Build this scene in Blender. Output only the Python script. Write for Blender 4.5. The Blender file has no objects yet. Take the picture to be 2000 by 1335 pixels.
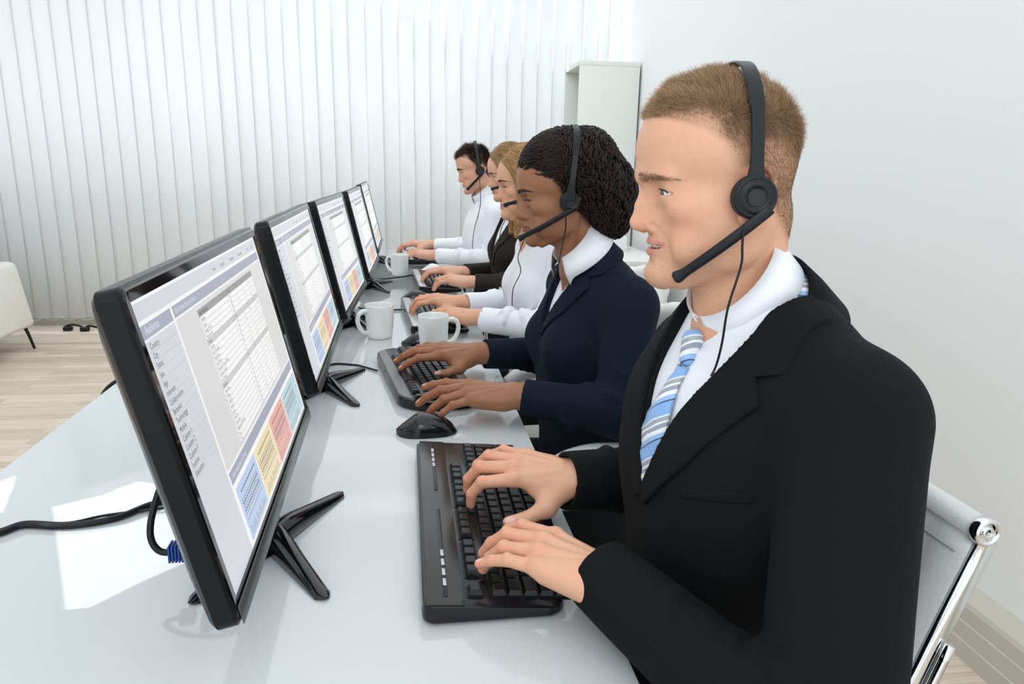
import bpy, math, random
import numpy as np
from mathutils import Vector, Matrix
random.seed(7); rng = np.random.default_rng(7)
S = bpy.context.scene
COL = S.collection
# ------------------------------------------------------------------ camera
YAW, PIT, ROL, FPX = 0.14584, 0.24076, 0.02009, 1413.6
CAMZ = 1.22
_f = np.array([math.sin(YAW)*math.cos(PIT), math.cos(YAW)*math.cos(PIT), -math.sin(PIT)])
_r = np.array([math.cos(YAW), -math.sin(YAW), 0.0]); _u = np.cross(_r, _f)
_r2 = _r*math.cos(ROL)+_u*math.sin(ROL); _u2 = -_r*math.sin(ROL)+_u*math.cos(ROL)
cd = bpy.data.cameras.new('camera'); cam = bpy.data.objects.new('camera', cd); COL.objects.link(cam)
cd.sensor_width = 36.0; cd.lens = FPX*36.0/2000.0; cd.clip_start = 0.02; cd.clip_end = 60
cam.matrix_world = Matrix(((_r2[0], _u2[0], -_f[0], 0), (_r2[1], _u2[1], -_f[1], 0), (_r2[2], _u2[2], -_f[2], CAMZ), (0, 0, 0, 1)))
S.camera = cam
S.view_settings.view_transform = 'Standard'; S.view_settings.look = 'None'
S.view_settings.gamma = 1.0; S.view_settings.use_curve_mapping = False
S.view_settings.exposure = 0.0
# ------------------------------------------------------------------ world and lamps
W = bpy.data.worlds.new('world'); S.world = W; W.use_nodes = True
W.node_tree.nodes['Background'].inputs[0].default_value = (0.93, 0.97, 1.0, 1)
W.node_tree.nodes['Background'].inputs[1].default_value = 1.42
def lamp(name, kind, loc, look, energy, size=1.0, color=(1, 1, 1), sy=None):
    l = bpy.data.lights.new(name, kind); l.energy = energy; l.color = color
    if kind == 'AREA':
        l.size = size
        if sy: l.shape = 'RECTANGLE'; l.size_y = sy
    o = bpy.data.objects.new(name, l); COL.objects.link(o); o.location = loc
    d = Vector(look)-Vector(loc); o.rotation_euler = d.to_track_quat('-Z', 'Y').to_euler()
    return o
lamp('front_fill', 'AREA', (-0.4, -1.5, 2.5), (0.3, 1.6, 1.1), 14, 1.2)  # added fill light behind the camera, not a lamp of the room
lamp('window_daylight', 'AREA', (-0.8, 6.7, 1.5), (-0.8, 5.0, 1.5), 46, 4.8, sy=3.0)
lamp('blinds_fill', 'AREA', (-0.6, 3.9, 2.85), (-0.9, 5.4, 0.3), 10, 2.2)  # added unseen light that brightens the lower blinds; the room has no such panel
SUN_DIR = Vector((2.55, -0.32, -1.10)).normalized()
sun = lamp('sun', 'SUN', (-4, 2, 3), (0, 0, 0), 4.6, color=(1, 0.98, 0.95))
sun.rotation_euler = SUN_DIR.to_track_quat('-Z', 'Y').to_euler(); sun.data.angle = math.radians(0.05)
# ------------------------------------------------------------------ helpers
def ray(px, py): return _f*FPX+_r2*(px-1000)-_u2*(py-667.5)
def Hz(px, py, z):
    d = ray(px, py); p = d*((z-CAMZ)/d[2]); return np.array([p[0], p[1], z])
def Vy(px, py, y):
    d = ray(px, py); p = d*(y/d[1]); return np.array([p[0], y, p[2]+CAMZ])
def Vx(px, py, x):
    d = ray(px, py); p = d*(x/d[0]); return np.array([x, p[1], p[2]+CAMZ])
V3 = lambda *a: np.array(a, float)
def unit(v): v = np.asarray(v, float); return v/max(1e-9, np.linalg.norm(v))

_m = {}
def mat(name, col, rough=0.5, metal=0.0, emit=None, estr=1.0, sss=0.0, coat=0.0, bump=None, attr=None, spec=None, trans=None, sheen=0.0):
    if name in _m: return _m[name]
    m = bpy.data.materials.new(name); m.use_nodes = True; nt = m.node_tree
    b = nt.nodes['Principled BSDF']
    b.inputs['Base Color'].default_value = (*col, 1); b.inputs['Roughness'].default_value = rough
    b.inputs['Metallic'].default_value = metal
    if spec is not None: b.inputs['Specular IOR Level'].default_value = spec
    if coat: b.inputs['Coat Weight'].default_value = coat; b.inputs['Coat Roughness'].default_value = 0.05
    if sheen: b.inputs['Sheen Weight'].default_value = sheen
    if sss:
        b.inputs['Subsurface Weight'].default_value = sss
        b.inputs['Subsurface Radius'].default_value = (1.0, 0.35, 0.2); b.inputs['Subsurface Scale'].default_value = 0.0022
    if emit: b.inputs['Emission Color'].default_value = (*emit, 1); b.inputs['Emission Strength'].default_value = estr
    if attr:
        a = nt.nodes.new('ShaderNodeAttribute'); a.attribute_name = attr
        nt.links.new(a.outputs['Color'], b.inputs['Base Color'])
    if bump:
        sc, st, det = bump
        tc = nt.nodes.new('ShaderNodeTexCoord'); n = nt.nodes.new('ShaderNodeTexNoise'); n.inputs['Scale'].default_value = sc; n.inputs['Detail'].default_value = det
        bp = nt.nodes.new('ShaderNodeBump'); bp.inputs['Strength'].default_value = st; bp.inputs['Distance'].default_value = 0.01
        nt.links.new(tc.outputs['Object'], n.inputs['Vector']); nt.links.new(n.outputs['Fac'], bp.inputs['Height']); nt.links.new(bp.outputs[0], b.inputs['Normal'])
    if trans:
        t = nt.nodes.new('ShaderNodeBsdfTranslucent'); t.inputs[0].default_value = (*col, 1); mx = nt.nodes.new('ShaderNodeMixShader'); mx.inputs[0].default_value = trans
        nt.links.new(b.outputs[0], mx.inputs[1]); nt.links.new(t.outputs[0], mx.inputs[2]); nt.links.new(mx.outputs[0], nt.nodes['Material Output'].inputs[0])
    _m[name] = m; return m

class MB:
    """collects geometry in world coordinates, links it as one object"""
    def __init__(s): s.v = []; s.f = []; s.mi = []; s.n = 0; s.cur = 0
    def add(s, verts, faces, mi=None):
        verts = np.asarray(verts, float).reshape(-1, 3)
        s.v.append(verts); o = s.n; s.f += [tuple(i+o for i in f) for f in faces]; s.mi += [s.cur if mi is None else mi]*len(faces); s.n += len(verts); return s
    def box(s, lo, hi, M=None, bev=0.0, mi=None, seg=2):
        bm_ = rbox(lo, hi, bev, seg); v, f = bm_
        if M is not None: v = xf(M, v)
        return s.add(v, f, mi)
    def tube(s, pts, r, n=10, mi=None, cap=True):
        v, f = tube_geo(pts, r, n, cap); return s.add(v, f, mi)
    def lathe(s, prof, n=32, M=None, mi=None):
        prof = np.asarray(prof, float); a = np.linspace(0, 2*math.pi, n, endpoint=False)
        v = np.concatenate([np.stack([r*np.cos(a), r*np.sin(a), np.full(n, z)], 1) for r, z in prof])
        f = [(i*n+j, i*n+(j+1) % n, (i+1)*n+(j+1) % n, (i+1)*n+j) for i in range(len(prof)-1) for j in range(n)]
        if prof[0][0] > 1e-6: f.append(tuple(range(n))[::-1])
        if prof[-1][0] > 1e-6: f.append(tuple((len(prof)-1)*n+j for j in range(n)))
        if M is not None: v = xf(M, v)
        return s.add(v, f, mi)
    def grid(s, P, mi=None, closeu=False):
        P = np.asarray(P, float); a, b = P.shape[:2]
        f = [(i*b+j, i*b+j+1, ((i+1) % a)*b+j+1, ((i+1) % a)*b+j) for i in range(a if closeu else a-1) for j in range(b-1)]
        return s.add(P.reshape(-1, 3), f, mi)
    def build(s, name, mats, parent=None, smooth=True, col=None, solid=0.0, offset=-1, sub=0, bevel=0):
        v = np.concatenate(s.v) if s.v else np.zeros((0, 3))
        return mesh_obj(name, v, s.f, mats, parent, smooth, col, solid, offset, s.mi, sub, bevel)

def xf(M, v): M = np.asarray(M, float); return np.asarray(v) @ M[:3, :3].T + M[:3, 3]
def rotz(a): c, s_ = math.cos(a), math.sin(a); return np.array([[c, -s_, 0, 0], [s_, c, 0, 0], [0, 0, 1, 0], [0, 0, 0, 1.]])
def trs(t, R=None):
    M = np.eye(4)
    if R is not None: M[:3, :3] = R
    M[:3, 3] = t; return M
def frame(o, x, z):
    """matrix with local X along x, local Z nearest to z"""
    x = unit(x); y = unit(np.cross(z, x)); z = np.cross(x, y); M = np.eye(4); M[:3, 0] = x; M[:3, 1] = y; M[:3, 2] = z; M[:3, 3] = o; return M

def rbox(lo, hi, bev, seg=2):
    lo = np.asarray(lo, float); hi = np.asarray(hi, float)
    if bev <= 0:
        v = [(x, y, z) for z in (lo[2], hi[2]) for y in (lo[1], hi[1]) for x in (lo[0], hi[0])]
        return np.array(v), [(0, 2, 3, 1), (4, 5, 7, 6), (0, 1, 5, 4), (2, 6, 7, 3), (0, 4, 6, 2), (1, 3, 7, 5)]
    import bmesh
    bm = bmesh.new(); bmesh.ops.create_cube(bm, size=1.0)
    c = (lo+hi)/2; d = hi-lo
    for v in bm.verts: v.co = Vector([c[i]+v.co[i]*d[i] for i in range(3)])
    bmesh.ops.bevel(bm, geom=list(bm.edges), offset=min(bev, d.min()*0.49), segments=seg, profile=0.5, affect='EDGES')
    bm.verts.index_update(); V = np.array([v.co[:] for v in bm.verts]); F = [tuple(v.index for v in f.verts) for f in bm.faces]; bm.free()
    return V, F

def spline(pts, n):
    """Catmull-Rom through pts (any dimension)"""
    P = np.asarray(pts, float); m = len(P)
    if m < 3: t = np.linspace(0, 1, n)[:, None]; return P[0]*(1-t)+P[-1]*t
    E = np.vstack([2*P[0]-P[1], P, 2*P[-1]-P[-2]]); t = np.linspace(0, m-1-1e-9, n); i = t.astype(int); u = (t-i)[:, None]
    a, b, c, d = E[i], E[i+1], E[i+2], E[i+3]
    return 0.5*((2*b)+(-a+c)*u+(2*a-5*b+4*c-d)*u**2+(-a+3*b-3*c+d)*u**3)

def tube_geo(pts, r, n=10, cap=True):
    P = np.asarray(pts, float); m = len(P); r = np.asarray(r, float)
    r = np.interp(np.linspace(0, 1, m), np.linspace(0, 1, r.size), r) if r.ndim and r.size != m else np.broadcast_to(r, (m,))
    T = np.gradient(P, axis=0); T /= np.linalg.norm(T, axis=1)[:, None]+1e-12
    up = np.array([0, 0, 1.0]) if abs(T[0][2]) < 0.9 else np.array([1.0, 0, 0])
    V = []
    for i in range(m):
        up = up-T[i]*(up@T[i]); up = unit(up); sd = np.cross(T[i], up)
        a = np.linspace(0, 2*math.pi, n, endpoint=False)
        V.append(P[i]+r[i]*(np.cos(a)[:, None]*up+np.sin(a)[:, None]*sd))
    F = [(i*n+j, i*n+(j+1) % n, (i+1)*n+(j+1) % n, (i+1)*n+j) for i in range(m-1) for j in range(n)]
    if cap: F.append(tuple(range(n))[::-1]); F.append(tuple((m-1)*n+j for j in range(n)))
    return np.concatenate(V), F

def wloc(o):
    p = Vector((0, 0, 0))
    while o: p += Vector(o.location); o = o.parent
    return np.array(p)
def mesh_obj(name, v, f, mats, parent=None, smooth=True, col=None, solid=0.0, offset=-1, mi=None, sub=0, bevel=0):
    me = bpy.data.meshes.new(name); v = np.asarray(v, float).reshape(-1, 3)
    loc = v.mean(0) if parent is None and len(v) else np.zeros(3)
    if parent is None: v = v-loc
    else: v = v-wloc(parent)
    if isinstance(f, np.ndarray):
        k = f.shape[1]; me.vertices.add(len(v)); me.vertices.foreach_set('co', v.astype(np.float32).ravel())
        me.loops.add(f.size); me.loops.foreach_set('vertex_index', f.astype(np.int32).ravel())
        me.polygons.add(len(f)); me.polygons.foreach_set('loop_start', np.arange(0, f.size, k, dtype=np.int32))
        me.update(calc_edges=True); me.validate()
    else: me.from_pydata(v.tolist(), [], f)
    if not isinstance(mats, (list, tuple)): mats = [mats]
    for m in mats: me.materials.append(m)
    if mi is not None and len(mats) > 1 and len(mi) == len(me.polygons): me.polygons.foreach_set('material_index', np.asarray(mi, np.int32))
    if smooth is True or smooth == 'flat':
        me.polygons.foreach_set('use_smooth', np.full(len(me.polygons), smooth is True))
    elif smooth == 'auto':
        me.polygons.foreach_set('use_smooth', np.ones(len(me.polygons), bool))
        try: me.set_sharp_from_angle(angle=math.radians(40))
        except Exception: pass
    if col is not None:
        a = me.color_attributes.new('Col', 'FLOAT_COLOR', 'POINT'); c = np.ones((len(v), 4), np.float32); c[:, :3] = col; a.data.foreach_set('color', c.ravel())
    o = bpy.data.objects.new(name, me); COL.objects.link(o)
    if parent is None: o.location = loc.tolist()
    else: o.parent = parent
    if solid: md = o.modifiers.new('thickness', 'SOLIDIFY'); md.thickness = solid; md.offset = offset
    if bevel: md = o.modifiers.new('bevel', 'BEVEL'); md.width = bevel; md.segments = 2; md.limit_method = 'ANGLE'
    if sub: md = o.modifiers.new('sub', 'SUBSURF'); md.levels = sub; md.render_levels = sub
    return o
def tag(o, label, cat, group=None):
    o['label'] = label; o['category'] = cat
    if group: o['group'] = group
    return o
def root(name, loc, label, cat, group=None):
    o = bpy.data.objects.new(name, None); o.empty_display_size = 0.05; COL.objects.link(o); o.location = [float(q) for q in loc]
    return tag(o, label, cat, group)
def struct(o): o['kind'] = 'structure'; return o
def copy_tree(o, parent=None):
    c = o.copy(); COL.objects.link(c); c.parent = parent
    for ch in list(o.children): copy_tree(ch, c)
    return c
def noise1(P, scale, seed=0):
    """cheap smooth 3-D noise, -1..1"""
    P = np.asarray(P)*scale; g = np.random.default_rng(seed); o = 0
    for k in range(6):
        d = g.normal(size=3); ph = g.uniform(0, 6.28); o = o+np.sin(P@d+ph+1.3*np.sin(P@g.normal(size=3)+ph))
    return o/6*1.6

# ------------------------------------------------------------------ signed-distance modelling
class Field:
    def __init__(s, lo, hi, res, M=None):
        s.lo = np.asarray(lo, float); s.res = res; s.n = np.ceil((np.asarray(hi)-s.lo)/res).astype(int)+1
        s.F = np.full(s.n, 0.08, np.float32); s.M = M
    def blk(s, lo, hi):
        a = np.clip(np.floor((np.asarray(lo)-s.lo)/s.res).astype(int), 0, s.n); b = np.clip(np.ceil((np.asarray(hi)-s.lo)/s.res).astype(int)+1, 0, s.n)
        sl = tuple(slice(a[i], b[i]) for i in range(3))
        if any(b[i] <= a[i] for i in range(3)): return None, None
        g = [(s.lo[i]+np.arange(a[i], b[i])*s.res).astype(np.float32) for i in range(3)]
        return sl, (g[0][:, None, None], g[1][None, :, None], g[2][None, None, :])
    def op(s, lo, hi, fn, k=0.0, mode='u'):
        pad = max(3*k, 0)+4*s.res if mode == 'u' else 2*k+3*s.res
        sl, g = s.blk(np.asarray(lo)-pad, np.asarray(hi)+pad)
        if sl is None: return s
        d = np.asarray(fn(*g), np.float32); A = s.F[sl]
        if mode == 'u':
            if k > 0: h = np.clip(0.5+0.5*(A-d)/k, 0, 1); R = A*(1-h)+d*h-k*h*(1-h)
            else: R = np.minimum(A, d)
        elif mode == 's':
            d = -d
            if k > 0: h = np.clip(0.5-0.5*(A-d)/k, 0, 1); R = A*(1-h)+d*h+k*h*(1-h)
            else: R = np.maximum(A, d)
        elif mode == 'add': R = A+d
        s.F[sl] = R; return s
    def cone(s, a, b, ra, rb, k=0.01, mode='u', sy=1.0):
        a = np.asarray(a, float); b = np.asarray(b, float); ab = b-a; L2 = ab@ab+1e-12; rm = max(ra, rb)
        def fn(x, y, z):
            px, py, pz = x-a[0], y-a[1], z-a[2]; t = np.clip((px*ab[0]+py*ab[1]+pz*ab[2])/L2, 0, 1)
            return np.sqrt((px-t*ab[0])**2+(py-t*ab[1])**2+(pz-t*ab[2])**2)-(ra+(rb-ra)*t)
        return s.op(np.minimum(a, b)-rm, np.maximum(a, b)+rm, fn, k, mode)
    def chain(s, pts, rs, k=0.01, mode='u'):
        for i in range(len(pts)-1): s.cone(pts[i], pts[i+1], rs[i], rs[i+1], k, mode)
        return s
    def ell(s, c, r, k=0.01, mode='u', R=None):
        c = np.asarray(c, float); r = np.asarray(r, float); e = r if R is None else np.abs(R)@r
        def fn(x, y, z):
            X, Y, Z = x-c[0], y-c[1], z-c[2]
            if R is not None: X, Y, Z = (R[0, 0]*X+R[1, 0]*Y+R[2, 0]*Z, R[0, 1]*X+R[1, 1]*Y+R[2, 1]*Z, R[0, 2]*X+R[1, 2]*Y+R[2, 2]*Z)
            k0 = np.sqrt((X/r[0])**2+(Y/r[1])**2+(Z/r[2])**2); k1 = np.sqrt((X/r[0]**2)**2+(Y/r[1]**2)**2+(Z/r[2]**2)**2)+1e-9
            return k0*(k0-1)/k1
        return s.op(c-e, c+e, fn, k, mode)
    def cutcone(s, a, b, ra, rb, k=0.0, mode='u'):
        """cone with flat ends"""
        a = np.asarray(a, float); b = np.asarray(b, float); ab = b-a; L = np.linalg.norm(ab); u = ab/L; rm = max(ra, rb)
        def fn(x, y, z):
            px, py, pz = x-a[0], y-a[1], z-a[2]; t = px*u[0]+py*u[1]+pz*u[2]
            rr = np.sqrt(np.maximum(px*px+py*py+pz*pz-t*t, 0)); q = rr-(ra+(rb-ra)*np.clip(t/L, 0, 1)); e = np.maximum(-t, t-L)
            return np.minimum(np.maximum(q, e), 0)+np.sqrt(np.maximum(q, 0)**2+np.maximum(e, 0)**2)
        return s.op(np.minimum(a, b)-rm, np.maximum(a, b)+rm, fn, k, mode)
    def mesh(s):
        F = s.F; n = F.shape; I = F < 0
        c = np.zeros((n[0]-1, n[1]-1, n[2]-1), np.int8)
        for dx in (0, 1):
            for dy in (0, 1):
                for dz in (0, 1): c += I[dx:n[0]-1+dx, dy:n[1]-1+dy, dz:n[2]-1+dz]
        act = (c > 0) & (c < 8); idx = np.argwhere(act); N = len(idx)
        vid = np.full(act.shape, -1, np.int64); vid[tuple(idx.T)] = np.arange(N)
        cor = {}
        for dx in (0, 1):
            for dy in (0, 1):
                for dz in (0, 1): cor[(dx, dy, dz)] = F[idx[:, 0]+dx, idx[:, 1]+dy, idx[:, 2]+dz].astype(float)
        acc = np.zeros((N, 3)); cnt = np.zeros(N)
        for ax in range(3):
            for u in (0, 1):
                for v in (0, 1):
                    a = [0, 0, 0]; o = [i for i in range(3) if i != ax]; a[o[0]] = u; a[o[1]] = v; b = list(a); b[ax] = 1
                    fa, fb = cor[tuple(a)], cor[tuple(b)]; m = (fa < 0) != (fb < 0); t = np.where(m, fa/np.where(m, fa-fb, 1), 0)
                    p = np.tile(np.array(a, float), (N, 1)); p[:, ax] = t; acc += p*m[:, None]; cnt += m
        V = s.lo+(idx+acc/cnt[:, None])*s.res
        Q = []
        for ax in range(3):
            A = np.moveaxis(I, ax, 0); ch = A[:-1] != A[1:]; ins = A[:-1]
            ch = ch[:, 1:-1, 1:-1]; e = np.argwhere(ch); e[:, 1:] += 1; fl = ins[e[:, 0], e[:, 1], e[:, 2]]
            vv = np.moveaxis(vid, ax, 0)
            q = np.stack([vv[e[:, 0], e[:, 1]-1, e[:, 2]-1], vv[e[:, 0], e[:, 1], e[:, 2]-1], vv[e[:, 0], e[:, 1], e[:, 2]], vv[e[:, 0], e[:, 1]-1, e[:, 2]]], 1)
            if ax == 1: fl = ~fl
            q[~fl] = q[~fl][:, ::-1]; Q.append(q)
        Q = np.concatenate(Q)
        return V, Q
def vnormals(V, Q):
    n = np.cross(V[Q[:, 2]]-V[Q[:, 0]], V[Q[:, 3]]-V[Q[:, 1]]); N = np.zeros_like(V)
    for k in range(4): np.add.at(N, Q[:, k], n)
    return N/(np.linalg.norm(N, axis=1)[:, None]+1e-12)
def strands(P, r0, r1, sides=3):
    """P (N,K,3) -> triangular tubes"""
    N, K, _ = P.shape; T = np.gradient(P, axis=1); T /= np.linalg.norm(T, axis=2)[..., None]+1e-12
    ref = np.tile(np.array([0.31, 0.9, 0.3]), (N, 1)); A = np.cross(T[:, 0], ref); A /= np.linalg.norm(A, axis=1)[:, None]+1e-9
    r = np.linspace(r0, r1, K); V = np.zeros((N, K, sides, 3))
    for k in range(K):
        A = A-T[:, k]*np.sum(A*T[:, k], 1)[:, None]; A /= np.linalg.norm(A, axis=1)[:, None]+1e-9; B = np.cross(T[:, k], A)
        for j in range(sides):
            an = 2*math.pi*j/sides; V[:, k, j] = P[:, k]+r[k]*(math.cos(an)*A+math.sin(an)*B)
    base = (np.arange(N)*K*sides)[:, None, None]; kk = (np.arange(K-1)*sides)[None, :, None]; jj = np.arange(sides)[None, None, :]; j2 = (jj+1) % sides
    Q = np.stack([base+kk+jj, base+kk+j2, base+kk+sides+j2, base+kk+sides+jj], -1).reshape(-1, 4)
    return V.reshape(-1, 3), Q
# ------------------------------------------------------------------ the room
XR, YB, XL = 1.49, 5.55, -3.1
YBL = 5.42            # plane of the blinds
m_wall = mat('wall_paint', (0.87, 0.885, 0.885), 0.7, bump=(60, 0.03, 2))
m_trim = mat('trim_paint', (0.56, 0.54, 0.47), 0.45)
def floor_mat():
    m = bpy.data.materials.new('laminate_floor'); m.use_nodes = True; nt = m.node_tree; b = nt.nodes['Principled BSDF']; b.inputs['Roughness'].default_value = 0.32
    tc = nt.nodes.new('ShaderNodeTexCoord'); br = nt.nodes.new('ShaderNodeTexBrick')
    br.offset = 0.37; br.inputs['Scale'].default_value = 1.0; br.inputs['Brick Width'].default_value = 0.62; br.inputs['Row Height'].default_value = 0.065; br.inputs['Mortar Size'].default_value = 0.0008
    br.inputs['Color1'].default_value = (0.78, 0.69, 0.58, 1); br.inputs['Color2'].default_value = (0.60, 0.50, 0.40, 1); br.inputs['Mortar'].default_value = (0.45, 0.37, 0.30, 1)
    nz = nt.nodes.new('ShaderNodeTexNoise'); nz.inputs['Scale'].default_value = 5.0; nz.inputs['Detail'].default_value = 6
    mp = nt.nodes.new('ShaderNodeMapping'); mp.inputs['Scale'].default_value = (1.2, 22, 1)
    mx = nt.nodes.new('ShaderNodeMix'); mx.data_type = 'RGBA'; mx.blend_type = 'MULTIPLY'; mx.inputs[0].default_value = 0.55
    cr = nt.nodes.new('ShaderNodeValToRGB'); cr.color_ramp.elements[0].position = 0.3; cr.color_ramp.elements[0].color = (0.62, 0.58, 0.53, 1); cr.color_ramp.elements[1].position = 0.7; cr.color_ramp.elements[1].color = (1.15, 1.13, 1.1, 1)
    nt.links.new(tc.outputs['Object'], br.inputs['Vector']); nt.links.new(tc.outputs['Object'], mp.inputs['Vector']); nt.links.new(mp.outputs[0], nz.inputs['Vector']); nt.links.new(nz.outputs['Fac'], cr.inputs[0])
    nt.links.new(br.outputs['Color'], mx.inputs[6]); nt.links.new(cr.outputs[0], mx.inputs[7]); nt.links.new(mx.outputs[2], b.inputs['Base Color'])
    return m
struct(MB().box((XL, -1.6, -0.06), (XR, YB+0.13, 0.0)).build('floor', floor_mat(), smooth=False))
struct(MB().box((XR, -1.6, 0), (XR+0.12, YB, 2.9)).build('wall_right', m_wall, smooth=False))
# back wall: parapet under a wide window, pier at the right
w = MB(); w.box((XL, YB+0.12, 0), (XR, YB+0.30, 0.14)); w.box((XL, YB+0.12, 2.75), (XR, YB+0.30, 2.9)); w.box((XL-0.1, YB, 0), (XL+0.25, YB+0.30, 2.9)); w.box((XR-0.05, YB, 0), (XR+0.12, YB+0.30, 2.9))
struct(w.build('wall_back', m_wall, smooth=False))
w = MB()
for x in np.linspace(XL+0.25, XR-0.09, 6): w.box((x-0.0, YB+0.14, 0.14), (x+0.045, YB+0.20, 2.75))
w.box((XL+0.25, YB+0.14, 0.14), (XR-0.05, YB+0.20, 0.19)); w.box((XL+0.25, YB+0.14, 2.70), (XR-0.05, YB+0.20, 2.75))
struct(w.build('window_1', mat('window_frame_white', (0.85, 0.86, 0.86), 0.4), smooth=False))
struct(MB().box((XL+0.25, YB+0.02, 0.83), (XR-0.05, YB+0.13, 0.86), bev=0.005).build('trim_1', mat('sill_white', (0.82, 0.84, 0.84), 0.35), smooth='auto'))
# unseen left wall blocks the sun, except holes shaped to the desk's sun patches
import bmesh
def wall_with_holes(name, x, y0, y1, z0, z1, holes, th):
    bm = bmesh.new(); es = []
    def loop(pts):
        vs = [bm.verts.new((x, p[0], p[1])) for p in pts]
        for a, b in zip(vs, vs[1:]+vs[:1]): es.append(bm.edges.new((a, b)))
    loop([(y0, z0), (y1, z0), (y1, z1), (y0, z1)])
    for h in holes: loop(h)
    bmesh.ops.triangle_fill(bm, edges=es, use_beauty=True); me = bpy.data.meshes.new(name); bm.to_mesh(me); bm.free(); me.materials.append(m_wall)
    o = bpy.data.objects.new(name, me); COL.objects.link(o); md = o.modifiers.new('t', 'SOLIDIFY'); md.thickness = th; md.offset = 0; return struct(o)
def sun_hole(x, y):
    t = (XL-x)/SUN_DIR.x; return y+SUN_DIR.y*t, 0.74+SUN_DIR.z*t
H1 = [sun_hole(*q) for q in ((-.514, 1.013), (-.46, 1.045), (-.42, 1.10), (-.33, 1.06), (-.22, .88), (-.30, .80), (-.335, .757), (-.388, .754))]
H2 = [sun_hole(*q) for q in ((-.66, 1.05), (-.60, 1.16), (-.575, 1.10), (-.536, .98))]
wall_with_holes('wall_left', XL, -1.6, YB, 0, 5.1, [H1, H2], 0.03)
# skirting boards
def skirting(name, a, b, n, h=0.135, d=0.025):
    a = V3(*a, 0); b = V3(*b, 0); n = V3(*n, 0); P = []
    prof = [(d, 0), (d, 0.05), (d-0.003, 0.052), (d-0.003, 0.098), (d-0.006, 0.10), (d-0.006, h-0.012), (d-0.012, h), (0, h)]
    for q in (a, b): P.append([q+n*p[0]+V3(0, 0, p[1]) for p in prof])
    return struct(MB().grid(P).build(name, m_trim, smooth=False))
skirting('baseboard_right', (XR, YB), (XR, -1.6), (-1, 0), h=0.15, d=0.09)
skirting('baseboard_back', (XL, YB+0.12), (XR, YB+0.12), (0, -1), h=0.085, d=0.02)
# vertical blinds
m_blind = mat('blind_fabric', (0.84, 0.86, 0.87), 0.75, trans=0.45)
m_metal_w = mat('rail_white', (0.8, 0.82, 0.82), 0.35)
def blinds(x0, x1, label, sd):
    r = root('vertical_blind', ((x0+x1)/2, YBL, 2.86), label, 'blind'); g = random.Random(sd)
    MB().box((x0, YBL-0.02, 2.85), (x1, YBL+0.02, 2.89), bev=0.004).build('rail', m_metal_w, r, 'auto')
    n = int(round((x1-x0)/0.113)); xs = np.linspace(x0+0.055, x1-0.055, n)
    for i, x in enumerate(xs):
        an = math.radians(9+g.uniform(-5, 5)); zb = 0.10+(0.0 if g.random() < .8 else 0.006); P = []
        for z in (zb, 2.85):
            tw = g.uniform(-.02, .02) if z < 1 else 0; row = []
            for t in np.linspace(-1, 1, 9):
                w = 0.0635*t; row.append([x+w*math.cos(an+tw), YBL+w*math.sin(an+tw)-0.007*(1-t*t), z])
            P.append(row)
        sl = MB().grid(P); sl.build('slat', m_blind, r, True, solid=0.0006)
    # hem weights are inside the slats; the spacer chain runs along the bottom
    pts = []
    for i in range(n-1):
        a, b = xs[i], xs[i+1]
        for t in np.linspace(0, 1, 5)[:-1]: pts.append([a+(b-a)*t, YBL-0.012, 0.115-0.03*4*t*(1-t)])
    MB().tube(pts, 0.0012, 5).build('chain', m_metal_w, r)
blinds(-3.05, -1.47, 'white vertical blind panel at the far left behind the sofa', 1)
blinds(-1.46, -0.27, 'white vertical blind panel behind the row of monitors', 2)
blinds(-0.26, 1.38, 'white vertical blind panel behind the seated people, reaching the bookcase', 3)
# sofa arm at the left edge
m_sofa = mat('sofa_leather', (0.80, 0.80, 0.74), 0.42, bump=(90, 0.05, 3))
sofa = root('sofa', (-3.0, 4.6, 0), 'cream white leather sofa on black metal legs at the left edge of the room', 'sofa')
b = MB(); b.box((-2.58, 4.25, 0.14), (-2.40, 5.0, 0.56), bev=0.035, seg=4)
V = b.v[0]; V[:, 0] -= (V[:, 2]-0.14)*0.16; b.build('armrest', m_sofa, sofa)
MB().box((-3.02, 4.27, 0.15), (-2.60, 4.98, 0.36), bev=0.03, seg=3).build('seat_base', m_sofa, sofa)
MB().box((-3.02, 4.30, 0.37), (-2.62, 4.82, 0.46), bev=0.04, seg=4).build('seat_cushion', m_sofa, sofa)
MB().box((-3.02, 4.80, 0.36), (-2.62, 5.0, 0.74), bev=0.05, seg=4).build('backrest', m_sofa, sofa)
m_black = mat('black_metal', (0.02, 0.02, 0.022), 0.35, 0.6)
for x, y in ((-2.44, 4.92), (-2.44, 4.33), (-2.98, 4.92), (-2.98, 4.33)):
    MB().tube([(x, y, 0.16), (x+0.02, y, 0.1), (x+0.045, y, 0.004)], [0.012, 0.010, 0.008], 8).build('leg', m_black, sofa)
# plugs on the floor under the blinds
m_rub = mat('black_rubber', (0.008, 0.008, 0.010), 0.45, spec=.3)
o = MB()
o.tube(spline([Vy(127, 641, 5.46), Vy(140, 637, 5.46), Vy(155, 639, 5.45), Vy(166, 643, 5.43), Vy(175, 639, 5.44), Vy(190, 642, 5.46)], 30)+V3(0, 0, 0.012), 0.008, 6)
for q in ((133, 642), (166, 643)):
    p = Hz(*q, 0.012); o.box((p[0]-0.03, p[1]-0.02, 0.0), (p[0]+0.03, p[1]+0.02, 0.03), bev=0.008)
tag(o.build('power_cord', m_rub), 'short black power cord with plugs lying on the floor under the blinds', 'cord')
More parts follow.
